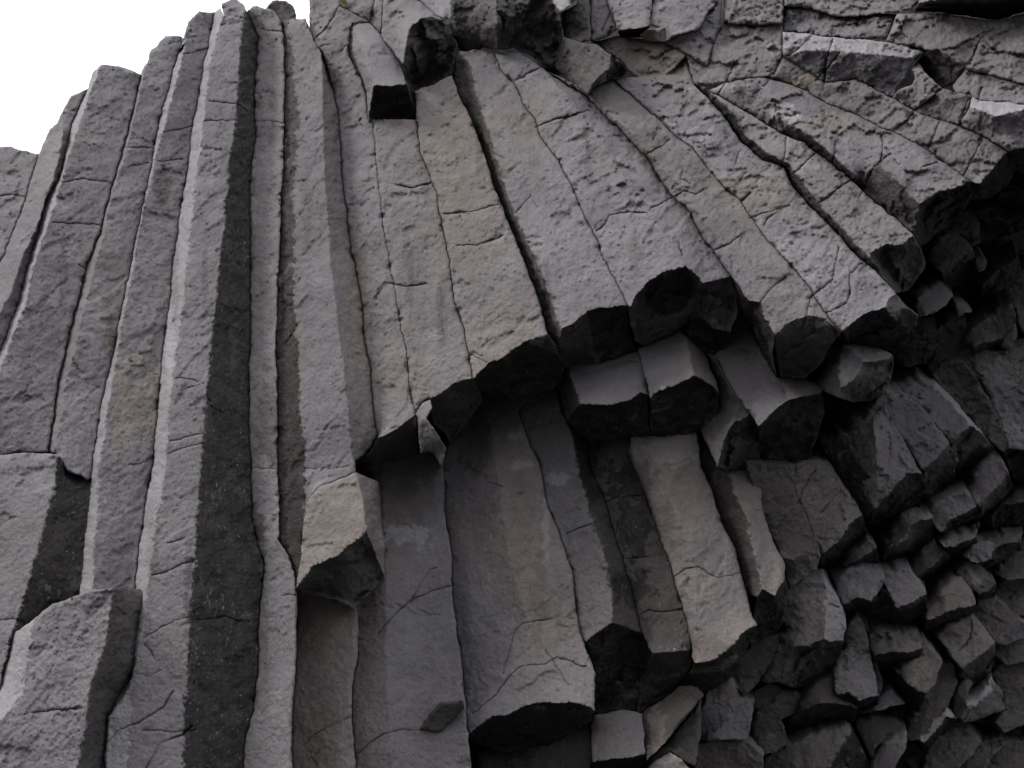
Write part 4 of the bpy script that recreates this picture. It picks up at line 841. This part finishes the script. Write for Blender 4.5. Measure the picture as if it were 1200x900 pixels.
B('long dark leaning slab with a bluish bright lower edge', 'C',
  ('s', 'd', '1060,862,1 1080,820,0 1100,780,0 1118,775,0 1122,800,-.3 1112,828,-.8 1095,845,-1.5 1078,868,-1.5 1068,868,-.5'),
  ('s', 'p', '1078,868,-1.5 1095,845,-1.5 1108,829,-1.2 1120,841,-1.5 1108,840,-2.2 1098,855,-2.2 1083,872,-2.2'),
  ('e', 'w', '1083,872,-2.2 1098,855,-2.2 1108,840,-2.2 1120,841,-1.5 1118,860,2 1095,880,3 1085,885,3'), dY=-.1)
B('crooked stone with a violet grey curved face near the right edge', 'C',
  ('s', 'd', '1115,830,1 1122,808,0 1132,790,0 1140,800,-.5 1130,822,-1.5 1135,829,-1.8 1128,845,-2 1120,840,-1'),
  ('s', 'p', '1130,822,-1.5 1145,815,-1 1158,800,-.8 1162,792,-.5 1164,803,-1.2 1152,818,-2 1143,827,-2 1135,829,-1.8'),
  ('s', 'd', '1135,829,-1.8 1143,827,-2 1152,818,-2 1164,803,-1.2 1176,815,-1 1179,831,-1.5 1160,838,-2 1142,846,-2 1128,848,-2'), dY=-.12)
B('broad dark slab at the right edge behind the crooked stone', 'C',
  ('s', 'd', '1160,790,1 1175,775,0 1200,765,0 1400,760,0 1400,850,-1 1198,851,-2 1178,858,-2 1165,845,-1 1179,831,-.5 1176,812,0'), dY=.1)
B('mottled block near the bottom edge with tiny white flecks', 'C',
  ('s', 'd', '1085,885,1 1095,866,0 1115,852,0 1135,855,-.5 1150,870,-1.5 1140,885,-2 1125,900,-2 1120,940,-2 1080,940,0'), dY=0)
B('dark slab end in the bottom right corner', 'C',
  ('s', 'd', '1150,885,1 1165,872,0 1180,868,0 1200,870,0 1400,865,0 1400,940,-1 1170,940,-1 1150,940,0'), dY=.1)
B('slim dark stone between the mottled block and the corner slab', 'C',
  ('s', 'd', '1118,900,1 1135,880,0 1150,870,0 1172,862,0 1180,872,-1 1165,885,-1.8 1155,905,-2 1145,940,-2 1118,940,0'), dY=.15)
B('dark stub at the right edge above the broad dark slab', 'C',
  ('s', 'd', '1158,760,1 1172,735,0 1190,722,0 1400,715,0 1400,770,-1 1200,775,-2 1180,778,-1.5'), dY=.15)
B('dark block at the right edge level with the olive tinted stone', 'C',
  ('s', 'd', '1160,705,1 1175,680,0 1195,665,0 1400,655,0 1400,720,-1 1208,725,-2 1190,722,-1.5'), dY=.12)
B('dim block at the right edge right of the rusty marked stone', 'C',
  ('s', 'd', '1165,672,1 1180,650,0 1200,638,0 1400,630,0 1400,680,-1 1200,678,-2 1180,680,-1.5'), dY=.05)
B('shaded block at the right edge below the tilted square ended block', 'C',
  ('s', 'd', '1155,612,1 1170,592,0 1188,575,0 1215,572,0 1400,565,0 1400,600,-1 1205,588,-2 1180,592,-2 1160,605,-1.5'),
  ('e', 'w', '1160,605,-1.5 1180,592,-2 1205,588,-2 1400,600,-1 1400,640,4 1200,640,4 1165,630,3'), dY=-.05)

# ------------------------------------------------------------------ bottom middle
B('square grey block on the bottom edge, right of the black arched foot', 'L',
  ('s', 'g', '692,850,1 696,838,0 728,832,0 752,836,0 755,860,-1 756,884,-2 740,888,-2 720,890,-2 694,893,-1.5'),
  ('e', 'w', '694,893,-1.5 720,890,-2 740,888,-2 756,884,-2 757,895,3 740,905,4 694,908,4'), dY=.5, rough=.8)
B('curved dark column rising from the bottom edge under the black arched foot', 'L',
  ('s', 'd', '560,880,2 600,878,1 640,872,0 672,856,0 690,845,0 696,870,0 692,900,0 690,960,0 560,960,2'), dY=.75)
B('thin spur of stone at the bottom edge left of the black arched foot', 'L',
  ('s', 'b', '515,900,0 530,880,0 540,862,-.5 549,858,-1 553,900,0 553,960,0 510,960,0'), dY=-.3)
B('small torn block with a shaded face left of the black arched foot', 'L',
  ('s', 'd', '490,857,0 505,835,-1 515,824,-1.5 540,820,-1.2 543,830,0 530,845,.5 515,858,.5'), dY=-.42, name='basalt_block', cat='rock')
B('tan patched column narrowing to the bottom edge, right of the square grey block', 'L',
  ('s', 'd', '748,838,2 775,820,1 797,803,0 818,805,0 825,815,0 808,835,-.8 790,857,-1.2 775,875,-1.5 758,892,-1.5 755,870,1'), dY=.45)
B('dark strip of rock slanting beside the tan patched column', 'L',
  ('s', 'd', '758,895,1 775,878,0 790,860,0 808,838,0 822,815,0 822,850,-.5 818,880,-.5 815,900,-1 800,890,-1 785,880,-1 765,905,0'), dY=.62)
B('pale domed stone on the bottom edge, third right of the square grey block', 'L',
  ('s', 'o', '755,905,1 768,892,0 785,882,0 800,890,-.5 810,905,-.5 815,960,0 755,960,0'), dY=.4)
B('cube like column end with vertical streaks and a small tan tooth on top', 'C',
  ('s', 'g', '818,866,1 820,840,0 828,815,0 845,795,0 851,785,0 860,800,-.5 867,812,-.5 883,820,-.5 881,845,-1.5 877,868,-2 862,866,-2.2 848,866,-2.2 832,868,-2'), dY=-.6)
B('tan chipped stone on the bottom edge below the streaked cube like end', 'C',
  ('s', 'b', '815,900,1 818,872,0 832,868,0 848,866,0 862,869,-.8 880,872,-1.5 896,884,-1.8 894,905,-1.5 890,950,-1 812,950,1'), dY=-.5, rough=1.2)
B('dark shield shaped face left of the largest lit column end', 'C',
  ('s', 'd', '852,790,1 860,770,0 880,750,0 899,742,-.3 919,745,-.5 905,775,-1.2 888,800,-1.8 872,816,-2 862,805,-1'), dY=-.55, rough=.8)
B('small tan topped stub in the black gap beside the largest lit column end', 'C',
  ('s', 'o', '899,735,.5 903,715,0 907,707,0 916,710,0 920,725,-.5 921,738,-1 910,738,-1'), dY=-.3, name='basalt_block', cat='rock')
B('stone with ring like cracks near the bottom edge', 'C',
  ('s', 'd', '880,850,1 885,835,0 895,828,0 908,835,-.5 920,852,-1 922,870,-1 910,882,-1.5 896,884,-1.5 884,870,0'), dY=-.25, rough=1.6)
B('glossy dark sliver under the foot of the largest lit column end', 'C',
  ('s', 'd', '868,830,1 885,810,0 900,800,0 925,808,0 940,815,0 930,835,-1 915,845,-1 900,832,-.5 885,832,0'), dY=-.2)
B('round shouldered dark stone on the bottom edge left of the pale rounded slab', 'C',
  ('s', 'd', '895,890,1 910,880,0 922,865,0 932,875,-.5 936,900,-1 936,950,-1 890,950,1'), dY=-.15)

# ------------------------------------------------------------------ column ends further back, seen only as dim shapes in the gaps
def back_ends():
    rs = random.Random(5); k = 0
    src = None
    for j in range(13):
        for i in range(9):
            px = 838 + i * 44 + (j % 2) * 22 + rs.uniform(-9, 9); py = 225 + j * 56 + rs.uniform(-11, 11)
            if py < 225 + (1060 - px) * .9 and py < 560: continue
            if px < 1240 - (py - 180) * 1.05 and py < 480: continue
            r = rs.uniform(22, 33); th = rs.uniform(0, 1)
            c = [(px + r * rs.uniform(.85, 1.1) * math.cos(th + a * math.pi / 3), py + r * .8 * rs.uniform(.85, 1.1) * math.sin(th + a * math.pi / 3)) for a in range(6)]
            dx, dy = -16 - rs.random() * 12, -22 - rs.random() * 10
            c.sort(key=lambda p: 0)
            top = [(x + dx, y + dy) for x, y in c]
            # hull of the shaft: end polygon swept towards the upper left
            allp = sorted(set(c + top)); 
            def half(ps):
                h = []
                for p in ps:
                    while len(h) > 1 and (h[-1][0] - h[-2][0]) * (p[1] - h[-2][1]) - (h[-1][1] - h[-2][1]) * (p[0] - h[-2][0]) <= 0: h.pop()
                    h.append(p)
                return h
            hull = half(allp)[:-1] + half(allp[::-1])[:-1]
            cs = set(c)
            # split: the end face is tilted down (its lower points lie further back), the shaft rises from its upper rim
            ci = sorted(range(6), key=lambda q: math.atan2(c[q][1] - py, c[q][0] - px))
            ring = [c[q] for q in ci]
            nx, ny = -dy / math.hypot(dx, dy), dx / math.hypot(dx, dy)
            s = [(p[0] - px) * nx + (p[1] - py) * ny for p in ring]
            a, b = s.index(min(s)), s.index(max(s))
            if a < b: path1, path2 = ring[a:b + 1], ring[b:] + ring[:a + 1]
            else: path1, path2 = ring[a:] + ring[:b + 1], ring[b:a + 1]
            if sum(p[0] * dx + p[1] * dy for p in path1) / len(path1) < sum(p[0] * dx + p[1] * dy for p in path2) / len(path2): up = path2[::-1]; lo = path1
            else: up = path1; lo = path2[::-1]
            # up and lo both run a -> b
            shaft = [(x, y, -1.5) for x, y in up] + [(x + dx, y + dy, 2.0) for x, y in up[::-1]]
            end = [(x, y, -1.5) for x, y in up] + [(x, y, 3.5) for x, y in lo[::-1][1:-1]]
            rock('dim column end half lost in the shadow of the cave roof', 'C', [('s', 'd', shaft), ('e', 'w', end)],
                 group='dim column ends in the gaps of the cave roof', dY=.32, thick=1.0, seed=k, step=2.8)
            k += 1
    print('back ends', k)
back_ends()

# ------------------------------------------------------------------ the tuft of moss on the skyline
def moss():
    rs = random.Random(3)
    me = bpy.data.meshes.new('moss_tuft'); v, f = [], []
    c = at(np.array([403.]), np.array([5.]), YA(np.array([403.]), 0) - .05)[0]
    for i in range(420):
        a, b = rs.uniform(0, 6.28), rs.gauss(0, 1)
        p = Vector((rs.gauss(0, .04), rs.gauss(0, .03) - .03, rs.gauss(0, .022) - .4 * 0))
        p.z -= p.x * .5
        d = Vector((math.cos(a) * .5, -.6, math.sin(a))).normalized() * rs.uniform(.012, .035); s = d.cross(Vector((rs.random(), rs.random(), rs.random()))).normalized() * .004
        n = len(v); v += [p - s, p + s, p + d]; f.append((n, n + 1, n + 2))
    me.from_pydata([tuple(q) for q in v], [], f)
    m = bpy.data.materials.new('moss'); m.use_nodes = True; N = m.node_tree.nodes; L = m.node_tree.links
    t = N.new('ShaderNodeTexNoise'); t.inputs['Scale'].default_value = 25; g = N.new('ShaderNodeNewGeometry'); L.new(g.outputs['Position'], t.inputs['Vector'])
    r = N.new('ShaderNodeValToRGB'); r.color_ramp.elements[0].position = .4; r.color_ramp.elements[1].position = .6
    r.color_ramp.elements[0].color = (.09, .10, .02, 1); r.color_ramp.elements[1].color = (.35, .24, .05, 1)
    L.new(t.outputs[0], r.inputs[0]); L.new(r.outputs[0], N['Principled BSDF'].inputs['Base Color']); N['Principled BSDF'].inputs['Roughness'].default_value = .8
    me.materials.append(m)
    o = bpy.data.objects.new('moss_tuft', me); COL.objects.link(o); o.location = c
    o['label'] = 'small yellow green moss tuft in a joint at the top edge'; o['category'] = 'moss'
moss()
print('verts', COUNT, 'rocks', len([o for o in bpy.data.objects if o.get('label')]))
